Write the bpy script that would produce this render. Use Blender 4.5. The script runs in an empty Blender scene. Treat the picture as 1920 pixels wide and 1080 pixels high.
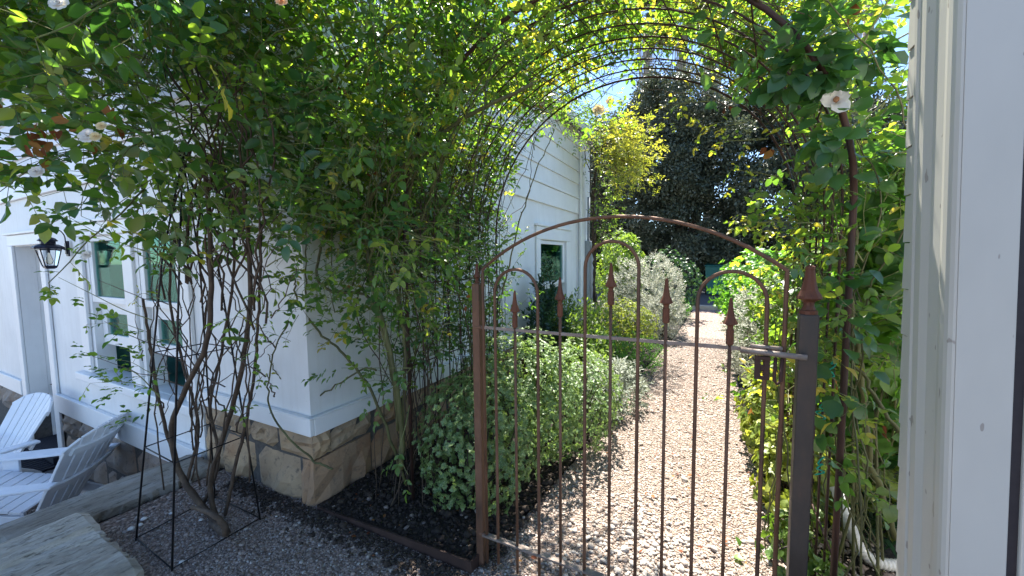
import bpy, math, random
import numpy as np
from mathutils import Vector, Matrix

rng = np.random.default_rng(7)
random.seed(7)
PI = math.pi
scene = bpy.context.scene
COL = scene.collection

# ------------------------------------------------------------------ camera
FPX, CAMZ = 740.0, 1.5                       # focal length in pixels of a 1920 wide picture, eye height
_d1 = np.array([380., -60., FPX]); _d1 /= np.linalg.norm(_d1)      # the direction of the path in camera axes
_d2 = np.array([-1450., -40., FPX]); _d2 /= np.linalg.norm(_d2)    # the direction of the house front
_X = -_d2 - _d1 * ((-_d2) @ _d1); _X /= np.linalg.norm(_X)
RW = np.stack([_X, _d1, np.cross(_X, _d1)])  # rows: world axes seen by the camera (x right, y down, z ahead)
CAM = np.array([0., 0., CAMZ])
cam_data = bpy.data.cameras.new('camera'); cam = bpy.data.objects.new('camera', cam_data); COL.objects.link(cam)
cam_data.sensor_width = 36.0; cam_data.lens = FPX / 1920 * 36.0
cam_data.clip_start = 0.02; cam_data.clip_end = 2000
M = Matrix.Identity(4)
for i in range(3):
    M[i][0], M[i][1], M[i][2], M[i][3] = RW[i][0], -RW[i][1], -RW[i][2], CAM[i]
cam.matrix_world = M
scene.camera = cam

# ------------------------------------------------------------------ sky, sun, exposure
SUN_EL, SUN_AZ = 64.0, -16.0                 # high, ahead of the camera and over the house
w = bpy.data.worlds.new('World'); scene.world = w; w.use_nodes = True
nt = w.node_tree; bg = nt.nodes['Background']
sky = nt.nodes.new('ShaderNodeTexSky'); sky.sky_type = 'NISHITA'; sky.sun_disc = False
sky.sun_elevation = math.radians(SUN_EL); sky.sun_rotation = math.radians(SUN_AZ)
sky.air_density = 0.8; sky.dust_density = 0.05; sky.ozone_density = 3.2
nt.links.new(sky.outputs[0], bg.inputs[0]); bg.inputs[1].default_value = 0.09
sd = bpy.data.lights.new('sun', 'SUN'); sd.energy = 5.0; sd.angle = math.radians(0.5); sd.color = (1.0, 0.95, 0.86)
so = bpy.data.objects.new('sun', sd); COL.objects.link(so)
S = Vector((math.sin(math.radians(SUN_AZ)) * math.cos(math.radians(SUN_EL)), math.cos(math.radians(SUN_AZ)) * math.cos(math.radians(SUN_EL)), math.sin(math.radians(SUN_EL))))
so.rotation_euler = S.to_track_quat('Z', 'Y').to_euler(); so.location = (0, 0, 20)
vs = scene.view_settings
vs.view_transform = 'Standard'; vs.look = 'None'; vs.gamma = 1.0; vs.exposure = 2.15; vs.use_curve_mapping = False

# ------------------------------------------------------------------ measuring helpers
def ray(u, v): return RW @ np.array([u - 960., v - 540., FPX])
def aty(u, v, y): d = ray(u, v); return CAM + d * (y / d[1])
def atx(u, v, x): d = ray(u, v); return CAM + d * (x / d[0])
def atz(u, v, z=0.): d = ray(u, v); return CAM + d * ((z - CAMZ) / d[2])
def pixels(P):
    c = (np.asarray(P) - CAM) @ RW
    z = np.maximum(c[:, 2], 1e-3)
    return 960 + FPX * c[:, 0] / z, 540 + FPX * c[:, 1] / z, c[:, 2]

# ------------------------------------------------------------------ object helpers
ORIGIN = {}
def tag(o, label=None, cat=None, group=None, kind=None):
    if label: o['label'] = label
    if cat: o['category'] = cat
    if group: o['group'] = group
    if kind: o['kind'] = kind
    return o
def thing(name, label, cat, loc=(0, 0, 0), group=None):
    o = bpy.data.objects.new(name, None); COL.objects.link(o); o.location = loc
    o.empty_display_size = 0.1
    ORIGIN[o.name] = Vector(loc)
    return tag(o, label, cat, group)
def link(name, me, mat, parent=None, loc=None):
    o = bpy.data.objects.new(name, me); COL.objects.link(o)
    if mat is not None and not me.materials: me.materials.append(mat)
    if parent is not None:
        o.parent = parent; ORIGIN[o.name] = ORIGIN[parent.name]
    else:
        ORIGIN[o.name] = Vector(loc or (0, 0, 0)); o.location = ORIGIN[o.name]
    return o
class MB:
    """collects shapes in world space, then links them as ONE mesh"""
    def __init__(s): s.v = []; s.f = []
    def add(s, vs_, fs_):
        n = len(s.v); s.v += [tuple(map(float, p)) for p in vs_]; s.f += [tuple(i + n for i in f) for f in fs_]; return s
    def box(s, x0, x1, y0, y1, z0, z1):
        return s.add([(x0,y0,z0),(x1,y0,z0),(x1,y1,z0),(x0,y1,z0),(x0,y0,z1),(x1,y0,z1),(x1,y1,z1),(x0,y1,z1)],
                     [(0,3,2,1),(4,5,6,7),(0,1,5,4),(1,2,6,5),(2,3,7,6),(3,0,4,7)])
    def obox(s, c, ax, ay, az):
        c, ax, ay, az = map(np.asarray, (c, ax, ay, az)); p = []
        for k in (-1, 1):
            for i, j in ((-1,-1),(1,-1),(1,1),(-1,1)): p.append(c + ax*i + ay*j + az*k)
        return s.add(p, [(0,3,2,1),(4,5,6,7),(0,1,5,4),(1,2,6,5),(2,3,7,6),(3,0,4,7)])
    def tube(s, pts, r, n=6, caps=True):
        P = np.asarray(pts, float); k = len(P); R = np.full(k, r) if np.isscalar(r) else np.asarray(r, float)
        T = np.gradient(P, axis=0); T /= np.linalg.norm(T, axis=1)[:, None] + 1e-12
        a = np.array([0, 0, 1.]) if abs(T[0][2]) < .9 else np.array([1., 0, 0])
        u = np.cross(T[0], a); u /= np.linalg.norm(u); b = len(s.v)
        for i in range(k):
            u = u - T[i] * (u @ T[i]); u /= np.linalg.norm(u) + 1e-12; w_ = np.cross(T[i], u)
            for j in range(n):
                t = 2 * PI * (j + .5) / n; s.v.append(tuple(P[i] + R[i] * (math.cos(t) * u + math.sin(t) * w_)))
        for i in range(k - 1):
            for j in range(n):
                s.f.append((b + i*n + j, b + i*n + (j+1) % n, b + (i+1)*n + (j+1) % n, b + (i+1)*n + j))
        if caps: s.f.append(tuple(b + j for j in range(n))[::-1]); s.f.append(tuple(b + (k-1)*n + j for j in range(n)))
        return s
    def lathe(s, prof, c, n=12, turn=0.):
        b = len(s.v); k = len(prof)
        for r, z in prof:
            for j in range(n):
                t = 2*PI*j/n + turn; s.v.append((c[0] + r*math.cos(t), c[1] + r*math.sin(t), c[2] + z))
        for i in range(k-1):
            for j in range(n): s.f.append((b+i*n+j, b+i*n+(j+1) % n, b+(i+1)*n+(j+1) % n, b+(i+1)*n+j))
        s.f.append(tuple(b+j for j in range(n))[::-1]); s.f.append(tuple(b+(k-1)*n+j for j in range(n)))
        return s
    def build(s, name, mat, parent=None, smooth=False, loc=None, kind=None, label=None):
        o0 = ORIGIN[parent.name] if parent is not None else Vector(loc or (0, 0, 0))
        me = bpy.data.meshes.new(name)
        me.from_pydata([(p[0]-o0.x, p[1]-o0.y, p[2]-o0.z) for p in s.v], [], s.f)
        if smooth: me.polygons.foreach_set('use_smooth', [True]*len(me.polygons))
        me.update()
        o = link(name, me, mat, parent, loc)
        return tag(o, label, None, None, kind)
def bevel(o, wdt=.004, seg=2):
    m = o.modifiers.new('edge', 'BEVEL'); m.width = wdt; m.segments = seg; m.limit_method = 'ANGLE'; m.angle_limit = .6
    return o
def np_mesh(name, V, F, tint=None, smooth=True, edge=None):
    me = bpy.data.meshes.new(name); n, m, k = len(V), len(F), F.shape[1]
    me.vertices.add(n); me.vertices.foreach_set('co', V.astype(np.float32).ravel())
    me.loops.add(m*k); me.loops.foreach_set('vertex_index', F.astype(np.int32).ravel())
    me.polygons.add(m); me.polygons.foreach_set('loop_start', np.arange(0, m*k, k, dtype=np.int32))
    if smooth: me.polygons.foreach_set('use_smooth', np.ones(m, bool))
    for nm, arr in (('tint', tint), ('rim', edge)):
        if arr is not None:
            a = me.attributes.new(nm, 'FLOAT', 'POINT'); a.data.foreach_set('value', arr.astype(np.float32))
    me.update(calc_edges=True)
    return me
def instance_np(bv, bf, pos, mats):
    """bv (n,3), bf (m,k), pos (N,3), mats (N,3,3) -> one big vertex and face array"""
    V = np.einsum('nij,kj->nki', mats, bv) + pos[:, None, :]
    F = bf[None] + (np.arange(len(pos)) * len(bv))[:, None, None]
    return V.reshape(-1, 3), F.reshape(-1, bf.shape[1])
def spline(pts, n=24):
    P = np.asarray(pts, float); P = np.vstack([2*P[0]-P[1], P, 2*P[-1]-P[-2]]); out = []
    segs = len(P) - 3; per = max(2, n // segs)
    for i in range(segs):
        p0, p1, p2, p3 = P[i:i+4]
        for t in np.linspace(0, 1, per, endpoint=(i == segs-1)):
            out.append(.5*((2*p1) + (-p0+p2)*t + (2*p0-5*p1+4*p2-p3)*t*t + (-p0+3*p1-3*p2+p3)*t**3))
    return np.array(out)
def unit(a): return a / (np.linalg.norm(a, axis=-1, keepdims=True) + 1e-9)

# ------------------------------------------------------------------ materials
def new_mat(name):
    m = bpy.data.materials.new(name); m.use_nodes = True
    n = m.node_tree; return m, n, n.nodes['Principled BSDF'], n.nodes['Material Output']
def ramp(n, fac, stops):
    r = n.nodes.new('ShaderNodeValToRGB'); e = r.color_ramp.elements
    while len(e) > 1: e.remove(e[-1])
    e[0].position, e[0].color = stops[0][0], (*stops[0][1], 1)
    for p, c in stops[1:]: k = e.new(p); k.color = (*c, 1)
    n.links.new(fac, r.inputs[0]); return r.outputs[0]
def noise(n, scale, detail=4, rough=.6, vec=None, stretch=None):
    t = n.nodes.new('ShaderNodeTexNoise'); t.inputs['Scale'].default_value = scale; t.inputs['Detail'].default_value = detail
    t.inputs['Roughness'].default_value = rough
    c = n.nodes.new('ShaderNodeTexCoord'); src = c.outputs['Object']
    if stretch:
        mp = n.nodes.new('ShaderNodeMapping'); mp.inputs['Scale'].default_value = stretch; n.links.new(src, mp.inputs[0]); src = mp.outputs[0]
    n.links.new(src, t.inputs['Vector']); return t.outputs['Fac']
def mixc(n, fac, a, b, mode='MIX'):
    m = n.nodes.new('ShaderNodeMix'); m.data_type = 'RGBA'; m.blend_type = mode
    for s_, v_ in ((0, fac), (6, a), (7, b)):
        if hasattr(v_, 'is_linked'): n.links.new(v_, m.inputs[s_])
        else: m.inputs[s_].default_value = v_ if s_ == 0 else (*v_, 1)
    return m.outputs[2]
def bump(n, h, strength, dist, bsdf):
    b = n.nodes.new('ShaderNodeBump'); b.inputs['Strength'].default_value = strength; b.inputs['Distance'].default_value = dist
    n.links.new(h, b.inputs['Height']); n.links.new(b.outputs[0], bsdf.inputs['Normal'])
def attr(n, nm):
    a = n.nodes.new('ShaderNodeAttribute'); a.attribute_name = nm; return a.outputs['Fac']
def noisy(name, stops, scale, rough=.7, bstr=.3, bdist=.004, detail=6, stretch=None, metal=0., spec=.4):
    m, n, b, o = new_mat(name); f = noise(n, scale, detail, .65, stretch=stretch)
    n.links.new(ramp(n, f, stops), b.inputs['Base Color']); b.inputs['Roughness'].default_value = rough
    b.inputs['Metallic'].default_value = metal; b.inputs['Specular IOR Level'].default_value = spec
    if bstr: bump(n, noise(n, scale*2.5, detail, .65, stretch=stretch), bstr, bdist, b)
    return m
def leaf_mat(name, stops, trans, tf=.42, rough=.42, spec=.45, rim=None):
    """stops: colour by the leaf's own tint; trans: tint of the light that passes through"""
    m, n, b, o = new_mat(name); c = ramp(n, attr(n, 'tint'), stops)
    if rim is not None:
        c = mixc(n, ramp(n, attr(n, 'rim'), [(.45, (0, 0, 0)), (.8, (1, 1, 1))]), c, rim)
    n.links.new(c, b.inputs['Base Color']); b.inputs['Roughness'].default_value = rough; b.inputs['Specular IOR Level'].default_value = spec
    t = n.nodes.new('ShaderNodeBsdfTranslucent'); n.links.new(mixc(n, 1.0, c, trans, 'MULTIPLY'), t.inputs[0])
    x = n.nodes.new('ShaderNodeMixShader'); x.inputs[0].default_value = tf
    n.links.new(b.outputs[0], x.inputs[1]); n.links.new(t.outputs[0], x.inputs[2]); n.links.new(x.outputs[0], o.inputs[0])
    return m
MT = {}
def paint_mat():
    m, n, b, o = new_mat('white_paint')
    c = ramp(n, noise(n, 2.2, 5, .6), [(.3, (.70, .70, .69)), (.7, (.80, .80, .79))])
    c = mixc(n, ramp(n, noise(n, 5, 6, .65, stretch=(4, 4, .3)), [(.5, (0, 0, 0)), (.8, (.35, .35, .35))]), c, (.55, .54, .50))
    c = mixc(n, ramp(n, noise(n, 70, 2, .4), [(.74, (0, 0, 0)), (.78, (.5, .5, .5))]), c, (.42, .40, .36))
    n.links.new(c, b.inputs['Base Color']); b.inputs['Roughness'].default_value = .5
    bump(n, noise(n, 40, 5, .6, stretch=(1, 1, 3)), .15, .002, b); return m
MT['paint'] = paint_mat()
MT['trim'] = noisy('white_trim_paint', [(.3, (.76, .76, .75)), (.7, (.82, .82, .81))], 5.0, .4, .1, .0015)
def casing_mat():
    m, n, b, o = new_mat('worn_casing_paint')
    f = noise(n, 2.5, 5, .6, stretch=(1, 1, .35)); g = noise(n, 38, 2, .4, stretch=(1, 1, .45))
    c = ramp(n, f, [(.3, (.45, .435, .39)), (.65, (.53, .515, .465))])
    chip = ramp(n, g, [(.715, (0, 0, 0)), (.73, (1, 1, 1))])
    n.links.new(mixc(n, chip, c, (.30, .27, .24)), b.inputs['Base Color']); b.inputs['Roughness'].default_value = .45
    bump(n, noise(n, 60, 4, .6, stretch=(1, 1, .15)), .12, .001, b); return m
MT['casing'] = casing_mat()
MT['chairpaint'] = noisy('chair_paint', [(.3, (.72, .74, .77)), (.7, (.82, .83, .85))], 7.0, .5, .1, .001, stretch=(1, 1, 1))
MT['roof'] = noisy('roof_shingle', [(.3, (.10, .10, .10)), (.7, (.18, .17, .16))], 9, .9, .5, .01)
def stone_mat(name, base):
    m, n, b, o = new_mat(name)
    f = noise(n, 5.5, 8, .62); g = noise(n, 22, 6, .7); oi = n.nodes.new('ShaderNodeObjectInfo')
    tone = ramp(n, oi.outputs['Random'], base)
    c = mixc(n, ramp(n, f, [(.35, (0, 0, 0)), (.7, (1, 1, 1))]), tone, (.27, .19, .125))
    c = mixc(n, ramp(n, g, [(.30, (1, 1, 1)), (.48, (0, 0, 0))]), c, (.13, .10, .075))
    c = mixc(n, ramp(n, noise(n, 3.1, 3, .5), [(.60, (0, 0, 0)), (.74, (.7, .7, .7))]), c, (.27, .13, .065))
    n.links.new(c, b.inputs['Base Color']); b.inputs['Roughness'].default_value = .85
    bump(n, noise(n, 16, 9, .72), .7, .012, b); return m
MT['stone'] = stone_mat('sandstone', [(0, (.52, .35, .19)), (.35, (.46, .33, .20)), (.7, (.54, .40, .25)), (1, (.40, .24, .125))])
MT['fieldstone'] = stone_mat('grey_fieldstone', [(0, (.30, .26, .23)), (.5, (.36, .31, .27)), (1, (.28, .25, .23))])
MT['mortar'] = noisy('mortar', [(.3, (.06, .055, .05)), (.7, (.12, .11, .10))], 40, .95, .5, .003)
def coping_mat(name, k=1.):
    m, n, b, o = new_mat(name)
    f = noise(n, 4.0, 8, .65, stretch=(2.2, .7, 1.5)); g = noise(n, 26, 7, .7, stretch=(2, .5, 1)); h = noise(n, 1.7, 3, .5)
    c = ramp(n, f, [(.28, (.27*k, .215*k, .155*k)), (.5, (.46*k, .40*k, .32*k)), (.72, (.64*k, .59*k, .52*k))])
    c = mixc(n, ramp(n, g, [(.34, (1, 1, 1)), (.47, (0, 0, 0))]), c, (.10, .085, .06))
    c = mixc(n, ramp(n, h, [(.55, (0, 0, 0)), (.7, (.5, .5, .5))]), c, (.27, .23, .17))
    n.links.new(c, b.inputs['Base Color']); b.inputs['Roughness'].default_value = .9
    bump(n, noise(n, 9, 10, .72, stretch=(2.2, .6, 1)), .9, .02, b); return m
MT['coping'] = coping_mat('coping_stone', .62); MT['paleslab'] = coping_mat('pale_slab_stone', 1.1)
MT['redstone'] = stone_mat('brown_sandstone', [(0, (.34, .19, .095)), (.5, (.40, .24, .13)), (1, (.28, .15, .08))])
def rust(name, a, bcol, c_, metal=.35, rough=.6, sc=14):
    m, n, b, o = new_mat(name); f = noise(n, sc, 6, .65, stretch=(1, 1, .35))
    n.links.new(ramp(n, f, [(.3, a), (.5, bcol), (.72, c_)]), b.inputs['Base Color'])
    n.links.new(ramp(n, f, [(.3, (rough-.15,)*3), (.7, (rough+.25,)*3)]), b.inputs['Roughness']); b.inputs['Metallic'].default_value = metal
    bump(n, noise(n, 90, 5, .7), .35, .0015, b); return m
MT['iron'] = rust('rusty_iron', (.07, .042, .029), (.145, .072, .041), (.24, .13, .08))
MT['rail'] = rust('worn_rail', (.13, .10, .085), (.22, .175, .15), (.33, .28, .25), .4, .5)
MT['rust'] = rust('bright_rust', (.075, .026, .014), (.125, .042, .02), (.20, .08, .04), .15, .7)
MT['post'] = rust('weathered_steel', (.035, .031, .028), (.055, .047, .042), (.11, .075, .055), .4, .5, 9)
MT['arbor'] = rust('brown_iron', (.022, .011, .009), (.042, .018, .013), (.085, .038, .026), .2, .6)
MT['edging'] = rust('rusty_edging', (.028, .015, .012), (.05, .026, .019), (.085, .048, .036), .2, .75, 6)
MT['black'] = noisy('black_iron', [(.3, (.012, .012, .014)), (.7, (.03, .028, .028))], 30, .5, .2, .001, metal=.5)
MT['lantern'] = noisy('dark_bronze', [(.3, (.016, .017, .026)), (.7, (.035, .035, .05))], 30, .38, .15, .001, metal=.6)
MT['darkseal'] = noisy('dark_seal', [(.3, (.018, .015, .02)), (.7, (.03, .025, .03))], 30, .6, 0)
MT['soil'] = noisy('dark_soil', [(.3, (.012, .009, .007)), (.55, (.03, .022, .017)), (.75, (.06, .045, .035))], 26, .95, 1.0, .02, 10)
MT['clod'] = noisy('soil_clod', [(.3, (.018, .013, .010)), (.6, (.05, .036, .027)), (.8, (.09, .068, .05))], 22, .95, .6, .004)
MT['asphalt'] = noisy('asphalt', [(.3, (.06, .06, .065)), (.7, (.10, .10, .105))], 14, .9, .3, .004)
MT['kerb'] = noisy('kerb_concrete', [(.3, (.32, .27, .20)), (.7, (.42, .36, .28))], 9, .9, .3, .004)
MT['greymetal'] = noisy('grey_metal', [(.3, (.30, .33, .37)), (.7, (.36, .39, .43))], 6, .5, .1, .001, metal=.2)
MT['bin'] = noisy('green_plastic', [(.3, (.012, .10, .085)), (.7, (.02, .13, .11))], 5, .45, .1, .001)
MT['pipe'] = noisy('pipe_plastic', [(.3, (.55, .53, .48)), (.7, (.68, .66, .62))], 10, .5, .2, .001)
MT['tie'] = noisy('green_twine', [(.3, (.01, .30, .20)), (.7, (.02, .42, .28))], 40, .6, 0)
MT['pole'] = noisy('pole_wood', [(.3, (.20, .16, .14)), (.7, (.32, .26, .23))], 8, .9, .5, .01, stretch=(3, 3, .3))
MT['bark'] = noisy('oak_bark', [(.3, (.035, .03, .025)), (.7, (.10, .085, .07))], 7, .95, 1.0, .05, stretch=(2, 2, .5))
MT['cane'] = noisy('rose_cane', [(.3, (.05, .045, .018)), (.55, (.095, .095, .032)), (.75, (.14, .135, .05))], 9, .6, .3, .002)
MT['oldcane'] = noisy('old_rose_cane', [(.3, (.035, .024, .017)), (.55, (.075, .05, .033)), (.75, (.13, .09, .055))], 16, .8, .6, .004)
MT['twig'] = noisy('green_twig', [(.3, (.085, .10, .03)), (.7, (.19, .20, .07))], 12, .6, 0)
MT['thatch'] = noisy('dry_frond', [(.3, (.20, .17, .12)), (.7, (.34, .30, .23))], 3, .9, 0)
MT['mat'] = noisy('door_mat', [(.3, (.008, .009, .014)), (.7, (.02, .02, .03))], 40, .95, .5, .004)
def gravel_stone_mat():
    m, n, b, o = new_mat('gravel_stone')
    c = ramp(n, attr(n, 'tint'), [(0, (.12, .10, .09)), (.2, (.23, .18, .15)), (.5, (.33, .26, .215)), (.72, (.40, .32, .27)), (.88, (.36, .33, .30)), (1, (.56, .52, .47))])
    c = mixc(n, ramp(n, noise(n, 90, 4, .6), [(.35, (.55, .55, .55)), (.65, (0, 0, 0))]), c, (.22, .17, .14))
    n.links.new(c, b.inputs['Base Color']); b.inputs['Roughness'].default_value = .8; b.inputs['Specular IOR Level'].default_value = .3; return m
MT['gravel'] = gravel_stone_mat()
def gravel_sheet_mat(name):
    m, n, b, o = new_mat(name)
    t = n.nodes.new('ShaderNodeTexCoord'); v = n.nodes.new('ShaderNodeTexVoronoi'); v.inputs['Scale'].default_value = 62
    n.links.new(t.outputs['Object'], v.inputs['Vector'])
    sp = n.nodes.new('ShaderNodeSeparateColor'); n.links.new(v.outputs['Color'], sp.inputs[0])
    c = ramp(n, sp.outputs[0], [(0, (.14, .11, .09)), (.3, (.25, .185, .15)), (.6, (.36, .27, .22)), (.85, (.42, .33, .28)), (1, (.54, .48, .43))])
    c = mixc(n, ramp(n, v.outputs['Distance'], [(.35, (0, 0, 0)), (.75, (.75, .75, .75))]), c, (.07, .052, .042))
    c = mixc(n, ramp(n, noise(n, 1.3, 4, .6), [(.4, (0, 0, 0)), (.75, (.4, .4, .4))]), c, (.27, .20, .165))
    n.links.new(c, b.inputs['Base Color']); b.inputs['Roughness'].default_value = .9; b.inputs['Specular IOR Level'].default_value = .2
    inv = n.nodes.new('ShaderNodeMath'); inv.operation = 'SUBTRACT'; inv.inputs[0].default_value = 1; n.links.new(v.outputs['Distance'], inv.inputs[1])
    bump(n, inv.outputs[0], 1.0, .012, b); return m
MT['gravelsheet'] = gravel_sheet_mat('gravel_bed')
MT['patiogravel'] = noisy('patio_gravel', [(.3, (.11, .10, .10)), (.7, (.28, .26, .25))], 60, .95, 1.0, .02)
def glass_mat(name, tint, refl):
    m, n, b, o = new_mat(name)
    t = n.nodes.new('ShaderNodeBsdfTransparent'); t.inputs[0].default_value = (*tint, 1)
    g = n.nodes.new('ShaderNodeBsdfGlossy'); g.inputs['Roughness'].default_value = .03
    f = n.nodes.new('ShaderNodeFresnel'); f.inputs[0].default_value = 1.25
    ad = n.nodes.new('ShaderNodeMath'); ad.operation = 'MULTIPLY'; ad.inputs[1].default_value = refl; n.links.new(f.outputs[0], ad.inputs[0])
    x = n.nodes.new('ShaderNodeMixShader'); n.links.new(ad.outputs[0], x.inputs[0]); n.links.new(t.outputs[0], x.inputs[1]); n.links.new(g.outputs[0], x.inputs[2])
    n.links.new(x.outputs[0], o.inputs[0]); return m
MT['glass'] = glass_mat('window_glass', (.50, .80, .74), .38)
MT['lampglass'] = glass_mat('lantern_glass', (.9, .92, .93), 1.0)
MT['room'] = noisy('dim_room', [(.3, (.14, .32, .28)), (.7, (.20, .42, .38))], 2, .9, 0)
MT['curtain'] = noisy('room_curtain', [(.3, (.25, .46, .42)), (.7, (.42, .60, .56))], 9, .9, 0, stretch=(8, 8, .1))
MT['bulb'] = glass_mat('bulb_glass', (.95, .9, .8), 2.0)

MT['rose'] = leaf_mat('rose_leaf', [(0, (.034, .088, .028)), (.35, (.064, .138, .036)), (.7, (.115, .19, .042)), (.9, (.165, .225, .05)), (1, (.30, .26, .06))], (2.9, 2.8, .8), .52, .36, .55)
MT['rosedark'] = leaf_mat('old_rose_leaf', [(0, (.028, .082, .038)), (.5, (.052, .125, .042)), (.85, (.09, .16, .042)), (1, (.17, .20, .055))], (2.6, 2.7, .8), .40, .34, .6)
MT['dry'] = leaf_mat('dry_leaf', [(0, (.13, .04, .02)), (.5, (.22, .08, .03)), (1, (.34, .18, .05))], (1.3, 1.1, .9), .3, .7, .2)
MT['broad'] = leaf_mat('broad_leaf', [(0, (.03, .09, .026)), (.5, (.065, .145, .034)), (1, (.13, .22, .05))], (2.7, 2.7, .7), .46)
MT['pitto'] = leaf_mat('variegated_leaf', [(0, (.07, .15, .05)), (.5, (.11, .20, .07)), (1, (.17, .27, .10))], (1.7, 1.7, .8), .34, .40, .5, (.27, .34, .17))
MT['silver'] = leaf_mat('silver_leaf', [(0, (.17, .20, .16)), (.5, (.25, .28, .23)), (1, (.36, .38, .32))], (1.1, 1.1, .9), .25, .7, .2)
MT['palesilver'] = leaf_mat('pale_silver_leaf', [(0, (.26, .27, .21)), (.5, (.37, .38, .31)), (1, (.50, .50, .43))], (1.1, 1.1, .9), .25, .7, .2)
MT['lime'] = leaf_mat('lime_leaf', [(0, (.10, .15, .03)), (.5, (.18, .23, .045)), (1, (.28, .31, .07))], (1.9, 1.8, .8), .4)
MT['bright'] = leaf_mat('bright_green_leaf', [(0, (.05, .15, .02)), (.5, (.085, .22, .03)), (1, (.14, .29, .05))], (2., 2., .8), .4)
MT['mid'] = leaf_mat('mid_green_leaf', [(0, (.06, .12, .03)), (.5, (.11, .18, .042)), (1, (.18, .25, .06))], (2.2, 2.2, .8), .42)
MT['deep'] = leaf_mat('deep_green_leaf', [(0, (.018, .05, .025)), (.5, (.03, .075, .033)), (1, (.055, .11, .045))], (1.7, 1.8, .8), .3)
MT['gold'] = leaf_mat('golden_leaf', [(0, (.15, .19, .035)), (.5, (.26, .28, .05)), (1, (.40, .38, .08))], (1.7, 1.7, .7), .42)
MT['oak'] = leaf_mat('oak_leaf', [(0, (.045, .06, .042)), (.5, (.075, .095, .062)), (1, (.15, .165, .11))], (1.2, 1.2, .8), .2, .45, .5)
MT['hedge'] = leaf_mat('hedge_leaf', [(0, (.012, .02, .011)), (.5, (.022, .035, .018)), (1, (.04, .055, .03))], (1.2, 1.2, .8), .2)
MT['petal'] = leaf_mat('white_petal', [(0, (.75, .71, .66)), (1, (.82, .80, .77))], (1.1, 1.05, 1.0), .35, .6, .2)
MT['cream'] = leaf_mat('cream_petal', [(0, (.72, .52, .22)), (1, (.80, .68, .42))], (1.1, 1.0, .8), .35, .6, .2)
MT['peach'] = leaf_mat('peach_petal', [(0, (.75, .36, .12)), (1, (.80, .55, .32))], (1.1, 1.0, .8), .4, .6, .2)
MT['stamen'] = noisy('flower_centre', [(.3, (.18, .07, .04)), (.7, (.35, .18, .08))], 60, .8, 0)

# ------------------------------------------------------------------ leaf shapes (length along +Y, 1 long)
def leaf_shape(w_=.32, curl=.10, fold=.10, peak=.42):
    v = np.array([(0,0,0),(0,.36,.01),(0,.72,-.01-curl*.4),(0,1,-curl),(-w_,peak,fold),(-w_*.72,.74,fold*.6-curl*.4),(w_,peak,fold),(w_*.72,.74,fold*.6-curl*.4),(-w_*.62,.14,fold*.4),(w_*.62,.14,fold*.4)])
    f = np.array([(0,1,8),(8,1,4),(0,9,1),(9,6,1),(4,1,2),(4,2,5),(1,6,2),(6,7,2),(5,2,3),(2,7,3)])
    rim = np.array([0,0,0,.6,1,1,1,1,1,1.])
    return v, f, rim
def blade_shape(w_=.18, curl=.12):
    v = np.array([(0,0,0),(-w_,.4,.03),(w_,.4,.03),(-w_*.7,.75,-curl*.4),(w_*.7,.75,-curl*.4),(0,1,-curl)])
    f = np.array([(0,2,1),(1,2,4),(1,4,3),(3,4,5)])
    return v, f, np.array([0,1,1,1,1,1.])
def quad_shape(w_=.3):
    v = np.array([(0,0,0),(-w_,.5,.06),(w_,.5,.06),(0,1,-.05)]); f = np.array([(0,2,1),(1,2,3)])
    return v, f, np.array([0,1,1,1.])
ROSE, BROAD, OBO, BLADE, QUAD = leaf_shape(.285, .14, .12, .40), leaf_shape(.42, .16, .10, .36), leaf_shape(.26, .12, .06, .62), blade_shape(), quad_shape()

def frames(d, nrm, size):
    d = unit(d); s = unit(np.cross(d, nrm)); n = np.cross(s, d)
    return np.stack([s, d, n], axis=2) * size[:, None, None]
class Leaves:
    def __init__(s): s.p, s.d, s.n, s.s, s.t = [], [], [], [], []
    def add(s, p, d, n, size, t): s.p.append(p); s.d.append(d); s.n.append(n); s.s.append(size); s.t.append(t)
    def addmany(s, p, d, n, size, t): s.p += list(p); s.d += list(d); s.n += list(n); s.s += list(size); s.t += list(t)
    def build(s, parent, mat, shape, singles=0, name='foliage', leafname='leaf', smooth=True):
        P, D, N, Z, T = (np.array(a, float) for a in (s.p, s.d, s.n, s.s, s.t))
        keep = np.ones(len(P), bool); o0 = np.array(ORIGIN[parent.name]); bv, bf, br = shape
        MM = frames(D, N, Z)
        if singles:
            C = P + unit(D) * Z[:, None] * .5
            u, v, z = pixels(C); ok = (z > .2) & (u > -20) & (u < 1940) & (v > -20) & (v < 1100)
            cell = (np.floor(u / 11).astype(int) * 4096 + np.floor(v / 11).astype(int)); idx = np.where(ok)[0]
            idx = idx[np.argsort(z[idx])]; _, first = np.unique(cell[idx], return_index=True); idx = idx[first]
            face = np.abs(np.einsum('ij,ij->i', unit(MM[idx][:, :, 2]), unit(CAM - P[idx])))
            idx = idx[np.argsort(-(Z[idx] / z[idx]) * (.35 + face))][:singles]
            keep[idx] = False
            meshes = []
            for k in range(6):
                me = np_mesh(leafname, bv, bf, np.full(len(bv), (k + .5) / 6), smooth, br); me.materials.append(mat); meshes.append(me)
            for i in idx:
                o = bpy.data.objects.new(leafname, meshes[min(5, int(T[i] * 6))]); COL.objects.link(o); o.parent = parent
                mw = Matrix([list(r) + [0] for r in MM[i]] + [[0, 0, 0, 1]]); mw.translation = Vector(P[i] - o0); o.matrix_local = mw
        V, F = instance_np(bv, bf, P[keep] - o0, MM[keep])
        me = np_mesh(name, V, F, np.repeat(T[keep], len(bv)), smooth, np.tile(br, keep.sum()))
        return tag(link(name, me, mat, parent), kind='stuff')

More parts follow.
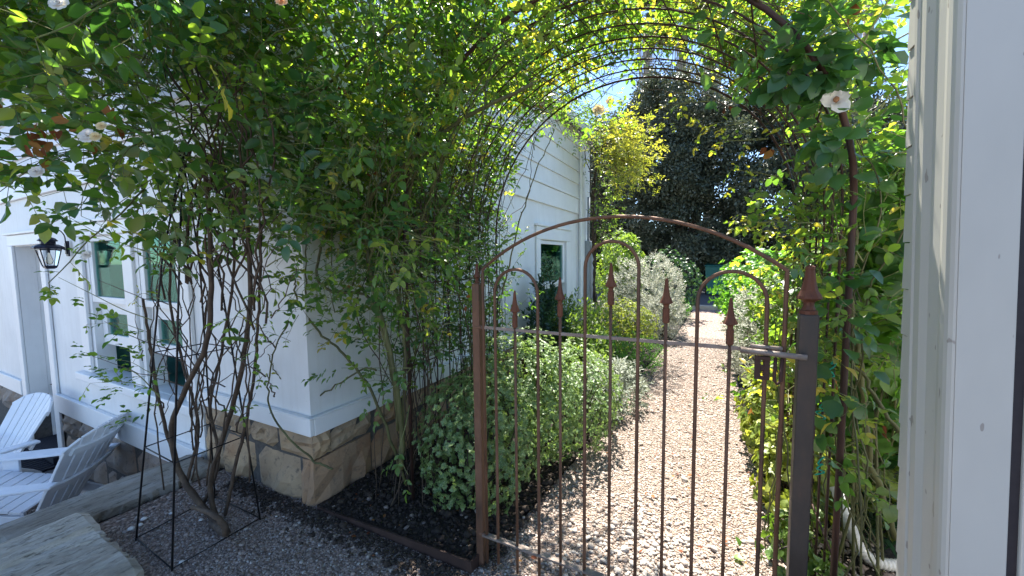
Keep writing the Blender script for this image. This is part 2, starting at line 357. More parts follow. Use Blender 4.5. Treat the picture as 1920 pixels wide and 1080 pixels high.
def compound_leaf(L, base, rd, size, up, tint, n=5):
    """a rose leaf: pairs of leaflets along a rachis and one at its end"""
    rd = unit(rd); s = np.cross(rd, up); s /= np.linalg.norm(s) + 1e-9; up = np.cross(s, rd); k = n // 2; ln = size * (1.1 + .75 * k)
    for j in range(k):
        p = base + rd * ln * (.35 + .5 * j / max(1, k - .5)) - np.array([0, 0, .012 * j])
        for sg in (-1, 1):
            L.add(p, unit(rd * .55 + s * sg * .85 + rng.normal(0, .12, 3)), unit(up + rng.normal(0, .3, 3)), size * rng.uniform(.75, 1.05), np.clip(tint + rng.normal(0, .08), 0, 1))
    L.add(base + rd * ln * .9, unit(rd + np.array([0, 0, -.15]) + rng.normal(0, .1, 3)), unit(up + rng.normal(0, .3, 3)), size * rng.uniform(.95, 1.25), np.clip(tint + rng.normal(0, .08), 0, 1))
    return base + rd * ln * .9
def shoot(L, tw, p, d, length, size, tint, droop=.5, gap=.055, r=.0028, n=5, start=.12, wob=.10):
    """an arching rose shoot with compound leaves at its nodes"""
    steps = max(3, int(length / gap)); p = np.array(p, float); d = unit(np.array(d, float)); pts = [p.copy()]; ang = rng.uniform(0, 6.3)
    for i in range(steps):
        d = unit(d + np.array([0, 0, -droop * gap * 2.2]) + rng.normal(0, wob, 3)); p = p + d * gap; pts.append(p.copy())
        if i / steps < start or rng.random() < .12: continue
        ang += 2.4; a = unit(np.cross(d, [.3, .2, 1.])); b = np.cross(d, a)
        sd = a * math.cos(ang) + b * math.sin(ang)
        rd = unit(d * .45 + sd + np.array([0, 0, -.15])); up = unit(np.array([.0, .25, 1.]) + rng.normal(0, .45, 3))
        sz = size * (1.0 - .4 * (i / steps) ** 3) * rng.uniform(.55, 1.3)
        e = compound_leaf(L, p, rd, sz, up, np.clip(tint + rng.normal(0, .13) + .18 * (i / steps) ** 2, 0, 1), n if rng.random() < .75 else 3)
        tw.tube([p, (p + e) / 2 + np.array([0, 0, .004]), e], .0011, 3, False)
    if rng.random() < .22: r = r * 1.7
    tw.tube(pts, np.linspace(r, r * .4, len(pts)), 4, False)
    return pts
def cane(mb, ctrl, r0, r1, n=24, jit=.012, sides=6):
    P = spline(ctrl, n); P[1:-1] += rng.normal(0, jit, (len(P)-2, 3)); mb.tube(P, np.linspace(r0, r1, len(P)), sides)
    for i in range(1, len(P) - 1, 2):                            # thorns
        if r0 < .004: break
        rr = r0 + (r1 - r0) * i / len(P); dd = unit(rng.normal(0, 1, 3)); b = P[i] + dd * rr * .8; q = b + dd * (rr * .5 + .006)
        t = unit(P[i+1] - P[i]) * .004; s = np.cross(dd, t)
        mb.add([b + t, b - t * .5 + s * .6, b - t * .5 - s * .6, q], [(0, 1, 3), (1, 2, 3), (2, 0, 3)])
    return P
def rose_flower(parent, c, r, mat, face=(0, -.6, .4), name='flower', label=None):
    c = np.array(c, float); f = unit(np.array(face, float)); a = unit(np.cross(f, [.2, .1, 1.])); b = np.cross(f, a); V, F, T = [], [], []
    for ring, (nr, rad, lift, tilt) in enumerate(((5, 1., 0., .25), (5, .78, .15, .6), (4, .5, .25, .95), (3, .25, .32, 1.25))):
        for k in range(nr):
            t = 2 * PI * k / nr + ring * .6 + rng.uniform(-.15, .15); o = a * math.cos(t) + b * math.sin(t); s = np.cross(f, o); n0 = len(V)
            for i, (rr, ww) in enumerate(((.05, .15), (.5, .52), (.9, .50), (1.05, .25))):
                for sg in (-1, 0, 1):
                    q = c + o * r * rad * rr * math.cos(tilt) + f * r * (lift * .6 + rad * rr * math.sin(tilt) * .9 - .08 * rr * rr * (sg != 0)) + s * sg * ww * r * rad
                    V.append(q + rng.normal(0, r * .025, 3)); T.append(.2 + .8 * (1 - ring / 3.5) * (.5 + .5 * rr))
            for i in range(3):
                for j in range(2): F.append((n0 + i*3 + j, n0 + i*3 + j + 1, n0 + i*3 + j + 4, n0 + i*3 + j + 3))
    me = np_mesh(name, np.array(V) - np.array(ORIGIN[parent.name]), np.array(F), np.array(T), True)
    return tag(link(name, me, mat, parent), label)

# ================================================================== GROUND
YF, XS = 1.49, -2.13                          # planes of the house front and of its side wall
def sheet(name, quads, mat, kind='structure'):
    b = MB()
    for q in quads: b.add(q, [tuple(range(len(q)))])
    return b.build(name, mat, kind=kind)
def rect(x0, x1, y0, y1, z): return [(x0,y0,z),(x1,y0,z),(x1,y1,z),(x0,y1,z)]
sheet('ground', [rect(-3.30, 600, -300, 1.66, -.012), rect(-3.30, 600, 1.66, 900, -.012), rect(-9.9, -3.30, 1.66, 900, -.012)], MT['soil'])
sheet('patio', [rect(-600, -3.30, -300, 1.66, -.75), rect(-600, -9.9, 1.66, 900, -.75)], MT['patiogravel'])
sheet('path', [[(-3.12,-6,0),(.9,-6,0),(.9,1.30,0),(.30,1.9,0),(.27,4,0),(.25,7,0),(.39,12.25,0),(-.50,12.25,0),(-.62,8,0),(-.82,5,0),(-.84,3,0),(-.99,1.53,0),(-2.14,1.49,0),(-3.12,1.49,0)]], MT['gravelsheet'])
sheet('soil', [[(-2.12,1.50,.012),(-1.0,1.535,.012),(-.86,3,.012),(-.84,5,.012),(-.64,8,.012),(-.52,12.2,.012),(-2.12,12.2,.012)]], MT['soil'])
sheet('road', [rect(-60, 60, 12.5, 21, .05)], MT['asphalt'])
kb = MB(); kb.box(-40, 40, 12.25, 12.5, -.1, .11); bevel(kb.build('kerb', MT['kerb'], kind='structure'), .02)

# loose gravel as real stones
def pebbles(name, n, area, r0, r1, big, label=None, mat='gravel', t0=0., t1=1., tp=1., parent=None):
    ico_v = []; ph = (1 + 5**.5) / 2
    for a, b_ in ((-1, ph), (1, ph), (-1, -ph), (1, -ph)): ico_v += [(a, b_, 0), (0, a, b_), (b_, 0, a)]
    ico_v = unit(np.array(ico_v, float))
    ico_f = []
    for i in range(12):
        for j in range(i+1, 12):
            for k in range(j+1, 12):
                if all(abs(np.linalg.norm(ico_v[a] - ico_v[b_]) - 1.0515) < .01 for a, b_ in ((i,j),(j,k),(i,k))):
                    t = (i, j, k); nn = np.cross(ico_v[j]-ico_v[i], ico_v[k]-ico_v[i])
                    ico_f.append(t if nn @ ico_v[i] > 0 else (i, k, j))
    ico_f = np.array(ico_f)
    pos = area(n); n = len(pos); r = r0 * (r1 / r0) ** rng.random(n); m = rng.random(n) < big; r[m] *= rng.uniform(1.5, 2.3, m.sum())
    yaw = rng.uniform(0, 6.28, n); c, s = np.cos(yaw), np.sin(yaw); sx, sy, sz = r * rng.uniform(.8, 1.35, n), r * rng.uniform(.7, 1.1, n), r * rng.uniform(.45, .8, n)
    mm = np.zeros((n, 3, 3)); mm[:, 0, 0] = c*sx; mm[:, 0, 1] = -s*sy; mm[:, 1, 0] = s*sx; mm[:, 1, 1] = c*sy; mm[:, 2, 2] = sz
    mm[:, 2, 0] = rng.normal(0, .25, n) * sz; mm[:, 2, 1] = rng.normal(0, .25, n) * sz
    pos[:, 2] += sz * .35
    V, F = instance_np(ico_v, ico_f, pos, mm); V += rng.normal(0, 1, V.shape) * np.repeat(r * .10, 12)[:, None]
    me = np_mesh(name, V, F, np.repeat(t0 + (t1 - t0) * rng.random(n) ** tp, 12), False)
    return tag(link(name, me, MT[mat], parent), label, kind='stuff')
def a_front(n):
    p = np.c_[rng.uniform(-3.0, .45, n), 1.52 - 1.15 * rng.random(n) ** 1.1, np.zeros(n)]
    u, v, z = pixels(p); ok = (z > .2) & (v < 1110) & (u > 150) & (u < 1720) & ~((p[:, 0] < -2.2) & (p[:, 1] < .8)); return p[ok]
def a_path(y0, y1, l0, l1, r0, r1):
    def f(n):
        t = rng.random(n); y = y0 + (y1 - y0) * t; a = l0 + (l1 - l0) * t; b = r0 + (r1 - r0) * t
        return np.c_[a + (b - a) * rng.random(n), y, np.zeros(n)]
    return f
pebbles('gravel', 30000, a_front, .0036, .0072, .03, label='loose shaded gravel in front of the gate', tp=1.5)
def a_grey(n):
    return np.c_[rng.normal(-.28, .17, n), rng.normal(2.0, .22, n), np.full(n, .004)]
pebbles('gravel', 620, a_grey, .008, .014, .05, label='coarser grey pebbles just behind the gate', t0=.8, t1=1.)
def a_edge(n):
    return np.c_[rng.uniform(-2.9, -1.0, n), 1.47 - np.abs(rng.normal(0, .07, n)), np.full(n, .004)]
pebbles('mulch', 1500, a_edge, .004, .012, .1, label='dark soil crumbs along the sandstone base', mat='clod')
pebbles('gravel', 26000, a_path(1.5, 4.0, -.97, -.80, .36, .30), .0042, .0085, .035, label='loose pale gravel on the near half of the path')
pebbles('gravel', 16000, a_path(4.0, 8.0, -.82, -.62, .28, .27), .006, .011, .02, label='loose pale gravel on the far half of the path')
def a_soil(n):
    p = np.c_[rng.uniform(-2.1, -.9, n), rng.uniform(1.52, 2.6, n), np.full(n, .014)]; return p
pebbles('gravel', 160, a_soil, .004, .009, .15, label='scattered stones on the dark bed')
pebbles('mulch', 3600, a_soil, .005, .014, .12, label='dark crumbly mulch in the bed', mat='clod')
def a_rightbed(n): return np.c_[rng.uniform(.2, .8, n), rng.uniform(1.6, 3.2, n), np.full(n, .0)]
pebbles('gravel', 1800, a_rightbed, .006, .013, .1, label='stones on the soil right of the path')
def a_patio(n):
    return np.c_[rng.uniform(-5.9, -3.4, n), rng.uniform(.8, 1.45, n), np.full(n, -.75)]
pebbles('gravel', 6000, a_patio, .007, .013, .05, label='gravel at the foot of the patio wall')

# ================================================================== HOUSE
house = thing('house', 'white clapboard house with corner over a sandstone base, behind the roses', 'house', (-2.13, 1.49, 0))
wb = MB()
TH = .16
def fw(x0, x1, z0, z1): wb.box(x0, x1, YF + .01, YF + TH, z0, z1)
fw(-10, -7.38, -.12, 2.22); fw(-7.38, -6.48, 1.70, 2.22); fw(-6.48, -5.32, -.12, 2.22)
fw(-5.32, -3.55, 1.74, 2.22); fw(-5.32, -3.55, -.12, .44); fw(-3.55, -3.38, -.12, 2.22); fw(-3.38, XS - .01, .45, 2.22)
wb.build('wall', MT['paint'], house)
wb = MB()
def sw(y0, y1, z0, z1): wb.box(XS - TH, XS - .01, y0, y1, z0, z1)
sw(YF + TH, 5.0, .45, 2.22); sw(5.0, 6.05, 1.75, 2.22); sw(5.0, 6.05, .45, .55); sw(6.05, 7.45, .45, 2.22)
wb.build('wall', MT['paint'], house)
EAVE = 3.68; SL = math.tan(math.radians(30))
wb = MB(); wb.box(XS - TH, XS - .012, YF + TH, 7.45, 2.22, EAVE)
zr = EAVE + (10 + XS - .012) * SL
wb.add([(-10, YF+.012, 2.22), (XS-.012, YF+.012, 2.22), (XS-.012, YF+.012, EAVE), (-10, YF+.012, zr), (-10, YF+TH, 2.22), (XS-.012, YF+TH, 2.22), (XS-.012, YF+TH, EAVE), (-10, YF+TH, zr)],
       [(0,1,2,3), (7,6,5,4), (0,4,5,1), (2,6,7,3), (1,5,6,2), (3,7,4,0)])
wb.box(-10, XS - TH, 7.30, 7.45, 0, EAVE)
wb.build('gable_wall', MT['paint'], house)
# belt course, skirting boards, corner boards
def trim(name, x0, x1, y0, y1, z0, z1, w_=.006, mat='trim', parent=None):
    return bevel(MB().box(x0, x1, y0, y1, z0, z1).build(name, MT[mat], parent or house), w_)
trim('belt_course', -10, XS + .022, YF - .022, YF + .008, 2.22, 2.46)
trim('belt_cap', -10, XS + .042, YF - .042, YF + .006, 2.463, 2.495)
trim('belt_course', XS - .008, XS + .022, YF + .0085, 6.70, 2.25, 2.50)
trim('belt_cap', XS - .006, XS + .042, YF + .0065, 6.70, 2.503, 2.535)
trim('skirting_board', -3.36, XS + .022, YF - .022, YF + .008, .45, .555)
trim('skirting_board', XS - .008, XS + .022, YF + .0085, 6.70, .445, .55)
trim('skirting_cap', -3.36, XS + .030, YF - .026, YF + .006, .557, .566, .003)
trim('skirting_cap', XS - .006, XS + .026, YF + .0065, 6.70, .552, .562, .003)
trim('skirting_board', -6.37, -3.383, YF - .022, YF + .008, -.12, .06)
trim('skirting_cap', -6.37, -3.383, YF - .030, YF + .006, .063, .08, .004)
trim('skirting_board', -10, -7.57, YF - .022, YF + .008, -.12, .06)
trim('corner_board', XS - .10, XS + .030, YF - .030, YF + .006, 2.498, EAVE)
trim('corner_board', XS - .004, XS + .031, YF + .0065, YF + .10, 2.54, EAVE)
trim('corner_board', XS - .008, XS + .034, 6.74, 6.99, .30, EAVE - .02)
trim('downpipe', XS + .036, XS + .075, 6.655, 6.70, .30, EAVE - .05, .012)
# lap boards, one by one
def lap(x0, x1, y0, y1, axis, z, ex):
    b = MB(); t0, t1 = .006, .026
    if axis == 'x':
        xa, xb = x1; b.add([(x0,YF+.01,z),(xa,YF+.01,z),(xa,YF-t1,z),(x0,YF-t1,z),(x0,YF+.01,z+ex),(xb,YF+.01,z+ex),(xb,YF-t0,z+ex),(x0,YF-t0,z+ex)], [(0,1,2,3),(7,6,5,4),(3,2,6,7),(0,4,5,1),(1,5,6,2),(0,3,7,4)])
    else:
        b.add([(XS-.01,y0,z),(XS-.01,y1,z),(XS+t1,y1,z),(XS+t1,y0,z),(XS-.01,y0,z+ex),(XS-.01,y1,z+ex),(XS+t0,y1,z+ex),(XS+t0,y0,z+ex)], [(3,2,1,0),(4,5,6,7),(7,6,2,3),(1,5,4,0),(2,6,5,1),(4,7,3,0)])
    return b.build('siding_board', MT['paint'], house)
z = 2.497
while z < 6.4:
    def xr(zz): return XS - .104 if zz < EAVE else XS - .104 - (zz - EAVE) / SL
    lap(-10, (xr(z), xr(z + .14)), 0, 0, 'x', z, .139); z += .14
z = 2.537
while z < EAVE - .2: lap(0, 0, YF + .104, 6.738, 'y', z, .213); z += .214
lap(0, 0, YF + .104, 6.738, 'y', z, EAVE - z)
# roof with thin eave
rb = MB()
ov = .16; xe, ze = XS + ov, EAVE - ov * SL + .02
rb.add([(xe,YF-.2,ze),(xe,7.6,ze),(-10,7.6,zr+.05),(-10,YF-.2,zr+.05),(xe,YF-.2,ze+.09),(xe,7.6,ze+.09),(-10,7.6,zr+.16),(-10,YF-.2,zr+.16)],
       [(0,1,2,3),(7,6,5,4),(0,4,5,1),(1,5,6,2),(3,2,6,7),(0,3,7,4)])
rb.build('roof', MT['roof'], house)
trim('fascia', xe + .003, xe + .028, YF - .22, 7.62, ze - .04, ze + .10)
rk = MB(); dx = 10 + xe
rk.add([(xe,YF-.235,ze-.06),(-10,YF-.235,zr-.01),(-10,YF-.205,zr-.01),(xe,YF-.205,ze-.06),(xe,YF-.235,ze+.10),(-10,YF-.235,zr+.17),(-10,YF-.205,zr+.17),(xe,YF-.205,ze+.10)],
       [(0,3,2,1),(4,5,6,7),(0,1,5,4),(3,7,6,2),(0,4,7,3),(1,2,6,5)])
rk.build('rake_board', MT['trim'], house)
# foundation: mortar core and separate stones
def core(x0, x1, y0, y1, z0, z1): MB().box(x0, x1, y0, y1, z0, z1).build('mortar', MT['mortar'], house)
core(-3.37, XS - .02, YF + .02, YF + .3, -.2, .449); core(XS - .3, XS - .02, YF + .31, 7.4, -.2, .444)
core(-6.47, -3.385, YF + .02, YF + .3, -.9, -.121); core(-10, -7.40, YF + .02, YF + .3, -.9, -.121)
def stone(face, a0, a1, z0, z1, mat='stone', proud=.019, rough=.013, wrap=0., seed=None):
    """a split-faced block: face 'f' lies along the front, 's' along the side wall"""
    nu, nv = 7, 5; b = MB(); P = []
    for j in range(nv):
        for i in range(nu):
            s, t = i / (nu-1), j / (nv-1); e = min(s, 1-s, t, 1-t); ed = e == 0
            d = (-.010 if ed else proud + rng.normal(0, rough))
            a = a0 + (a1-a0)*s + (0 if i in (0, nu-1) else rng.normal(0, .006)); zz = z0 + (z1-z0)*t + (rng.normal(0, .003))
            if ed: a += rng.normal(0, .003)
            P.append((a, YF + .012 - d, zz) if face == 'f' else (XS - .012 + d, a, zz))
    F = [(j*nu+i, j*nu+i+1, (j+1)*nu+i+1, (j+1)*nu+i) for j in range(nv-1) for i in range(nu-1)]
    n0 = len(P)
    ring = [i for i in range(nu)] + [j*nu+nu-1 for j in range(1, nv)] + [(nv-1)*nu+i for i in range(nu-2, -1, -1)] + [j*nu for j in range(nv-2, 0, -1)]
    for r in ring:
        x, y, zz = P[r]; P.append((x, y + .09, zz) if face == 'f' else (x - .09, y, zz))
    for k in range(len(ring)):
        a, b_ = ring[k], ring[(k+1) % len(ring)]; F.append((b_, a, n0+k, n0+(k+1) % len(ring)))
    b.add(P, F); return b.build('stone', MT[mat], house)
g = .018
def corner_stone(x0, y1, z0, z1, mat='stone'):
    """a block turning the house corner, rough on both faces"""
    b = MB(); P = []; nv = 5
    path_ = [(x0 + (XS - x0) * s, YF, 'f') for s in np.linspace(0, 1, 6)[:-1]] + [(XS, YF, 'c')] + [(XS, YF + (y1 - YF) * s, 's') for s in np.linspace(0, 1, 6)[1:]]
    nu = len(path_)
    for j in range(nv):
        t = j / (nv-1)
        for i, (x, y, k) in enumerate(path_):
            ed = i in (0, nu-1) or j in (0, nv-1); d = -.006 if ed else .017 + rng.normal(0, .012)
            if k == 'c': d *= .6
            P.append((x + (d if k in 'sc' else rng.normal(0, .004)), y + .005 - (d if k in 'fc' else rng.normal(0, .004)), z0 + (z1-z0)*t + rng.normal(0, .003)))
    F = [(j*nu+i, j*nu+i+1, (j+1)*nu+i+1, (j+1)*nu+i) for j in range(nv-1) for i in range(nu-1)]
    top = len(P); P.append((x0 + .03, y1 - .03, z1)); P.append((x0 + .03, y1 - .03, z0))
    F += [((nv-1)*nu+i, (nv-1)*nu+i+1, top) for i in range(nu-1)] + [(i+1, i, top+1) for i in range(nu-1)]
    b.add(P, F); b.build('stone', MT[mat], house)
corner_stone(-2.46, 1.62, .285 + .006, .445); corner_stone(-2.235, 1.94, -.06, .28, 'redstone')
for a0, a1 in ((-3.365, -3.04), (-3.03, -2.775), (-2.765, -2.47)): stone('f', a0, a1 - g, .285, .445)
for a0, a1 in ((-3.365, -3.13), (-3.12, -2.725), (-2.715, -2.245)): stone('f', a0, a1 - g, -.06, .275)
y = 1.63
for k, wd in enumerate((.36, .30, .42, .33, .40, .36, .44, .3, .4, .42, .38, .44, .36, .5)):
    stone('s', y, min(y + wd, 7.4) - g, .285, .44); y += wd
    if y > 7.2: break
y = 1.95
for wd in (.5, .42, .56, .44, .52, .46, .5, .55, .48, .5, .5): stone('s', y, min(y + wd, 7.4) - g, -.06, .275, 'redstone'); y += wd
for xa, xb, za, zb in ((-6.36,-5.86,-.36,-.13),(-5.84,-5.30,-.44,-.13),(-5.28,-4.62,-.50,-.13),(-4.60,-4.02,-.39,-.13),(-4.0,-3.40,-.48,-.13),(-6.36,-5.86,-.76,-.38),(-5.84,-5.30,-.76,-.46),(-5.28,-4.62,-.76,-.52),(-4.60,-4.02,-.76,-.41),(-4.0,-3.40,-.76,-.5),(-8.0,-7.58,-.4,-.13),(-8.6,-8.02,-.44,-.13),(-9.3,-8.62,-.4,-.13)):
    stone('f', xa, xb, za, zb, 'fieldstone', .018, .016)
# front window: two raised double-hung sashes
def framed(parent, name, x0, x1, z0, z1, yf, w_=.05, d=.035, bot=None, top=None):
    b = MB(); bt = bot or w_; tp = top or w_
    b.box(x0, x0+w_, yf, yf+d, z0, z1); b.box(x1-w_, x1, yf, yf+d, z0, z1); b.box(x0+w_, x1-w_, yf, yf+d, z1-tp, z1); b.box(x0+w_, x1-w_, yf, yf+d, z0, z0+bt)
    return bevel(b.build(name, MT['trim'], parent), .004)
def pane_x(parent, x0, x1, z0, z1, yy): MB().box(x0, x1, yy, yy + .006, z0, z1).build('pane', MT['glass'], parent)
cas = MB()
cas.box(-5.50, -5.325, YF - .018, YF + .008, .44, 1.745); cas.box(-3.545, -3.40, YF - .018, YF + .008, .44, 1.745); cas.box(-5.50, -3.40, YF - .018, YF + .008, 1.7465, 1.86)
cas.box(-5.53, -3.37, YF - .04, YF + .006, 1.862, 1.89); cas.box(-4.47, -4.30, YF - .012, YF + .07, .4455, 1.742)
win = bevel(cas.build('window', MT['trim'], house), .006)
bevel(MB().box(-5.56, -3.36, YF - .07, YF + .15, .365, .438).build('sill', MT['trim'], win), .01)
for x0, x1 in ((-5.315, -4.475), (-4.295, -3.555)):
    framed(win, 'sash', x0 + .06, x1 - .01, 1.13, 1.738, YF + .015, .075, .04, .055, .042); pane_x(win, x0 + .13, x1 - .08, 1.18, 1.70, YF + .035)
    framed(win, 'sash', x0 + .06, x1 - .01, .72, 1.125, YF + .07, .10, .04, .10); pane_x(win, x0 + .155, x1 - .105, .815, 1.03, YF + .09)
    MB().box(x0, x0 + .055, YF + .012, YF + .15, .441, 1.735).build('jamb', MT['trim'], win)
rm = MB()
def room(x0, x1, y0, y1, z0, z1, side):
    P = [(x0,y0,z0),(x1,y0,z0),(x1,y1,z0),(x0,y1,z0),(x0,y0,z1),(x1,y0,z1),(x1,y1,z1),(x0,y1,z1)]
    Fs = {'b': (0,1,2,3), 't': (7,6,5,4), 'y0': (4,5,1,0), 'x1': (5,6,2,1), 'y1': (6,7,3,2), 'x0': (7,4,0,3)}
    b = MB(); b.add(P, [f for k, f in Fs.items() if k != side]); return b.build('room', MT['room'], house)
room(-5.6, -3.3, YF + TH + .002, 3.4, .2, 2.1, 'y0')
cb = MB()
for k in range(12):
    x = -5.55 + k * .062; cb.tube([(x, 2.3 + .02 * math.sin(k * 2.), .3), (x, 2.3, 2.0)], .03, 6)
for k in range(10):
    x = -4.35 + k * .062; cb.tube([(x, 2.5 + .02 * math.sin(k * 2.), .3), (x, 2.5, 2.0)], .03, 6)
cb.build('curtain', MT['curtain'], house, True)
b = MB(); b.box(-5.4, -3.4, 2.9, 2.95, 1.32, 1.40); b.box(-4.9, -4.8, 2.9, 2.95, .6, 1.315); b.box(-4.1, -4.0, 2.9, 2.95, .6, 1.315); b.build('inner_frame', MT['trim'], house)
# side window
cas = MB()
def cy(y0, y1, z0, z1, a=.020): cas.box(XS - .008, XS + a, y0, y1, z0, z1)
cy(4.86, 4.995, .42, 1.755); cy(6.055, 6.24, .42, 1.755); cy(4.86, 6.24, 1.757, 1.93); cy(4.84, 6.26, 1.932, 1.965, .045)
win2 = bevel(cas.build('window', MT['trim'], house), .006)
bevel(MB().box(XS - .1, XS + .06, 4.83, 6.27, .36, .418).build('sill', MT['trim'], win2), .01)
for z0, z1, xo in ((1.10, 1.745, XS - .055), (.555, 1.095, XS - .10)):
    b = MB(); b.box(xo, xo+.04, 5.005, 5.075, z0, z1); b.box(xo, xo+.04, 5.965, 6.045, z0, z1); b.box(xo, xo+.04, 5.075, 5.965, z1-.05, z1); b.box(xo, xo+.04, 5.075, 5.965, z0, z0+.055)
    bevel(b.build('sash', MT['trim'], win2), .004)
    MB().box(xo+.015, xo+.021, 5.07, 5.97, z0+.05, z1-.045).build('pane', MT['glass'], win2)
r2 = MB(); r2.add([(XS-TH-.002,4.8,.3),(XS-TH-.002,6.3,.3),(XS-1.4,6.3,.3),(XS-1.4,4.8,.3),(XS-TH-.002,4.8,2.1),(XS-TH-.002,6.3,2.1),(XS-1.4,6.3,2.1),(XS-1.4,4.8,2.1)], [(0,3,2,1),(4,5,6,7),(1,2,6,5),(2,3,7,6),(3,0,4,7)])
r2.build('room', MT['room'], house)
# doorway
dr = MB()
dr.box(-7.53, -7.383, YF - .018, YF + .008, -.74, 1.705); dr.box(-6.475, -6.335, YF - .018, YF + .006, -.70, 1.705); dr.box(-7.53, -6.375, YF - .018, YF + .008, 1.707, 1.83)
dr.box(-7.55, -6.355, YF - .045, YF + .006, 1.832, 1.86)
dcas = bevel(dr.build('door_casing', MT['trim'], house), .006)
b = MB(); b.box(-7.38, -6.48, YF + .42, YF + .47, -.60, 1.70)
door = b.build('door', MT['paint'], house)
b = MB(); b.box(-7.28, -6.58, YF + .405, YF + .419, -.50, .25); b.box(-7.28, -6.58, YF + .405, YF + .419, .40, 1.60); bevel(b.build('door_panel', MT['trim'], door), .01)
MB().lathe([(.001, 0), (.028, .004), (.03, .02), (.018, .035), (.001, .04)], (-6.55, YF + .40, .25), 10).build('handle', MT['lantern'], door)
b = MB(); b.box(-7.46, -7.381, YF + .162, YF + .46, -.70, 1.70); b.box(-6.479, -6.40, YF + .162, YF + .46, -.70, 1.70); b.box(-7.46, -6.40, YF + .162, YF + .46, 1.702, 1.78); b.build('door_jamb', MT['paint'], house)
bevel(MB().box(-7.38, -6.48, YF - .06, YF + .42, -.78, -.66).build('threshold', MT['mat'], house), .01)

# ================================================================== WALL LANTERN
Lp = aty(91, 470, YF - .142); lc = np.array([Lp[0], YF - .20, 0])
lan = thing('wall_lantern', 'dark bronze carriage lantern on a scrolled arm between door and window', 'wall lantern', (Lp[0], YF - .02, 1.6))
def sq(b, r0, z0, r1, z1, c):
    b.lathe([(r0, z0), (r1, z1)], (c[0], c[1], 0), 4, PI/4)
zt, zb = 1.655, 1.41
b = MB(); b.lathe([(.155, zt), (.16, zt+.012), (.15, zt+.03), (.10, zt+.06), (.075, zt+.065), (.075, zt+.10), (.095, zt+.105), (.10, zt+.115), (.07, zt+.15), (.025, zt+.17), (.018, zt+.185), (.026, zt+.20), (.012, zt+.215)], (lc[0], lc[1], 0), 8, PI/8)
b.build('lantern_roof', MT['lantern'], lan)
b = MB(); b.lathe([(.05, zb-.035), (.075, zb-.02), (.085, zb), (.08, zb+.012)], (lc[0], lc[1], 0), 4, PI/4); b.build('lantern_base', MT['lantern'], lan)
fr = MB()
for k in range(4):
    t = PI/4 + k*PI/2; c_, s_ = math.cos(t), math.sin(t); fr.tube([(lc[0]+.08*c_, lc[1]+.08*s_, zb), (lc[0]+.142*c_, lc[1]+.142*s_, zt)], .008, 4)
    t2 = t + PI/2
    for rr, zz in ((.14, zt-.012),): fr.tube([(lc[0]+rr*c_, lc[1]+rr*s_, zz), (lc[0]+rr*math.cos(t2), lc[1]+rr*math.sin(t2), zz)], .008, 4)
fr.build('lantern_frame', MT['lantern'], lan)
for k in range(4):
    t, t2 = PI/4 + k*PI/2, PI/4 + (k+1)*PI/2; p = [(lc[0]+r_*math.cos(a), lc[1]+r_*math.sin(a), zz) for r_, a, zz in ((.078,t,zb+.005),(.078,t2,zb+.005),(.137,t2,zt-.004),(.137,t,zt-.004))]
    MB().add(p, [(0,1,2,3)]).build('lantern_pane', MT['lampglass'], lan)
MB().lathe([(.012, .20), (.016, .17), (.034, .11), (.04, .075), (.03, .04), (.008, .025)][::-1], (lc[0], lc[1], zb), 10).build('bulb', MT['bulb'], lan, True)
MB().lathe([(.016, .19), (.016, .245)], (lc[0], lc[1], zb), 8).build('bulb_holder', MT['lantern'], lan)
b = MB(); b.obox((lc[0], YF - .013, 1.66), (.045, 0, 0), (0, .011, 0), (0, 0, .11)); b.obox((lc[0], YF - .03, 1.66), (.03, 0, 0), (0, .008, 0), (0, 0, .08)); bevel(b.build('back_plate', MT['lantern'], lan), .01)
ar = [(lc[0], YF - .03, 1.70)] + [(lc[0], YF - .145 + .115*math.cos(a), 1.80 + .145*math.sin(a)) for a in np.linspace(.05, PI*1.15, 14)]
ar += [(lc[0], lc[1] - .03 + .02, 1.76), (lc[0], lc[1] + .02, 1.80), (lc[0], lc[1] + .035, 1.835), (lc[0], lc[1] + .01, 1.855), (lc[0], lc[1] - .008, 1.84)]
b = MB(); b.tube(spline(ar, 60), .007, 6); b.tube([(lc[0], YF - .03, 1.64), (lc[0], lc[1] + .12, 1.665)], .008, 6); b.build('scroll_arm', MT['lantern'], lan, True)

lan.scale = (.68, .68, .68)
# utility box on the far corner of the house
ub = thing('utility_box', 'tall pale grey metal box beside the far corner board of the house', 'utility box', (XS, 7.2, .3))
bevel(MB().box(XS - .008, XS + .11, 7.02, 7.32, .45, 1.80).build('cabinet', MT['greymetal'], ub), .01)
MB().tube([(XS + .05, 7.17, 1.80), (XS + .05, 7.17, 2.6)], .025, 8).build('conduit', MT['greymetal'], ub, True)
bevel(MB().box(XS + .111, XS + .118, 7.05, 7.29, .9, 1.72).build('cover', MT['greymetal'], ub), .004)

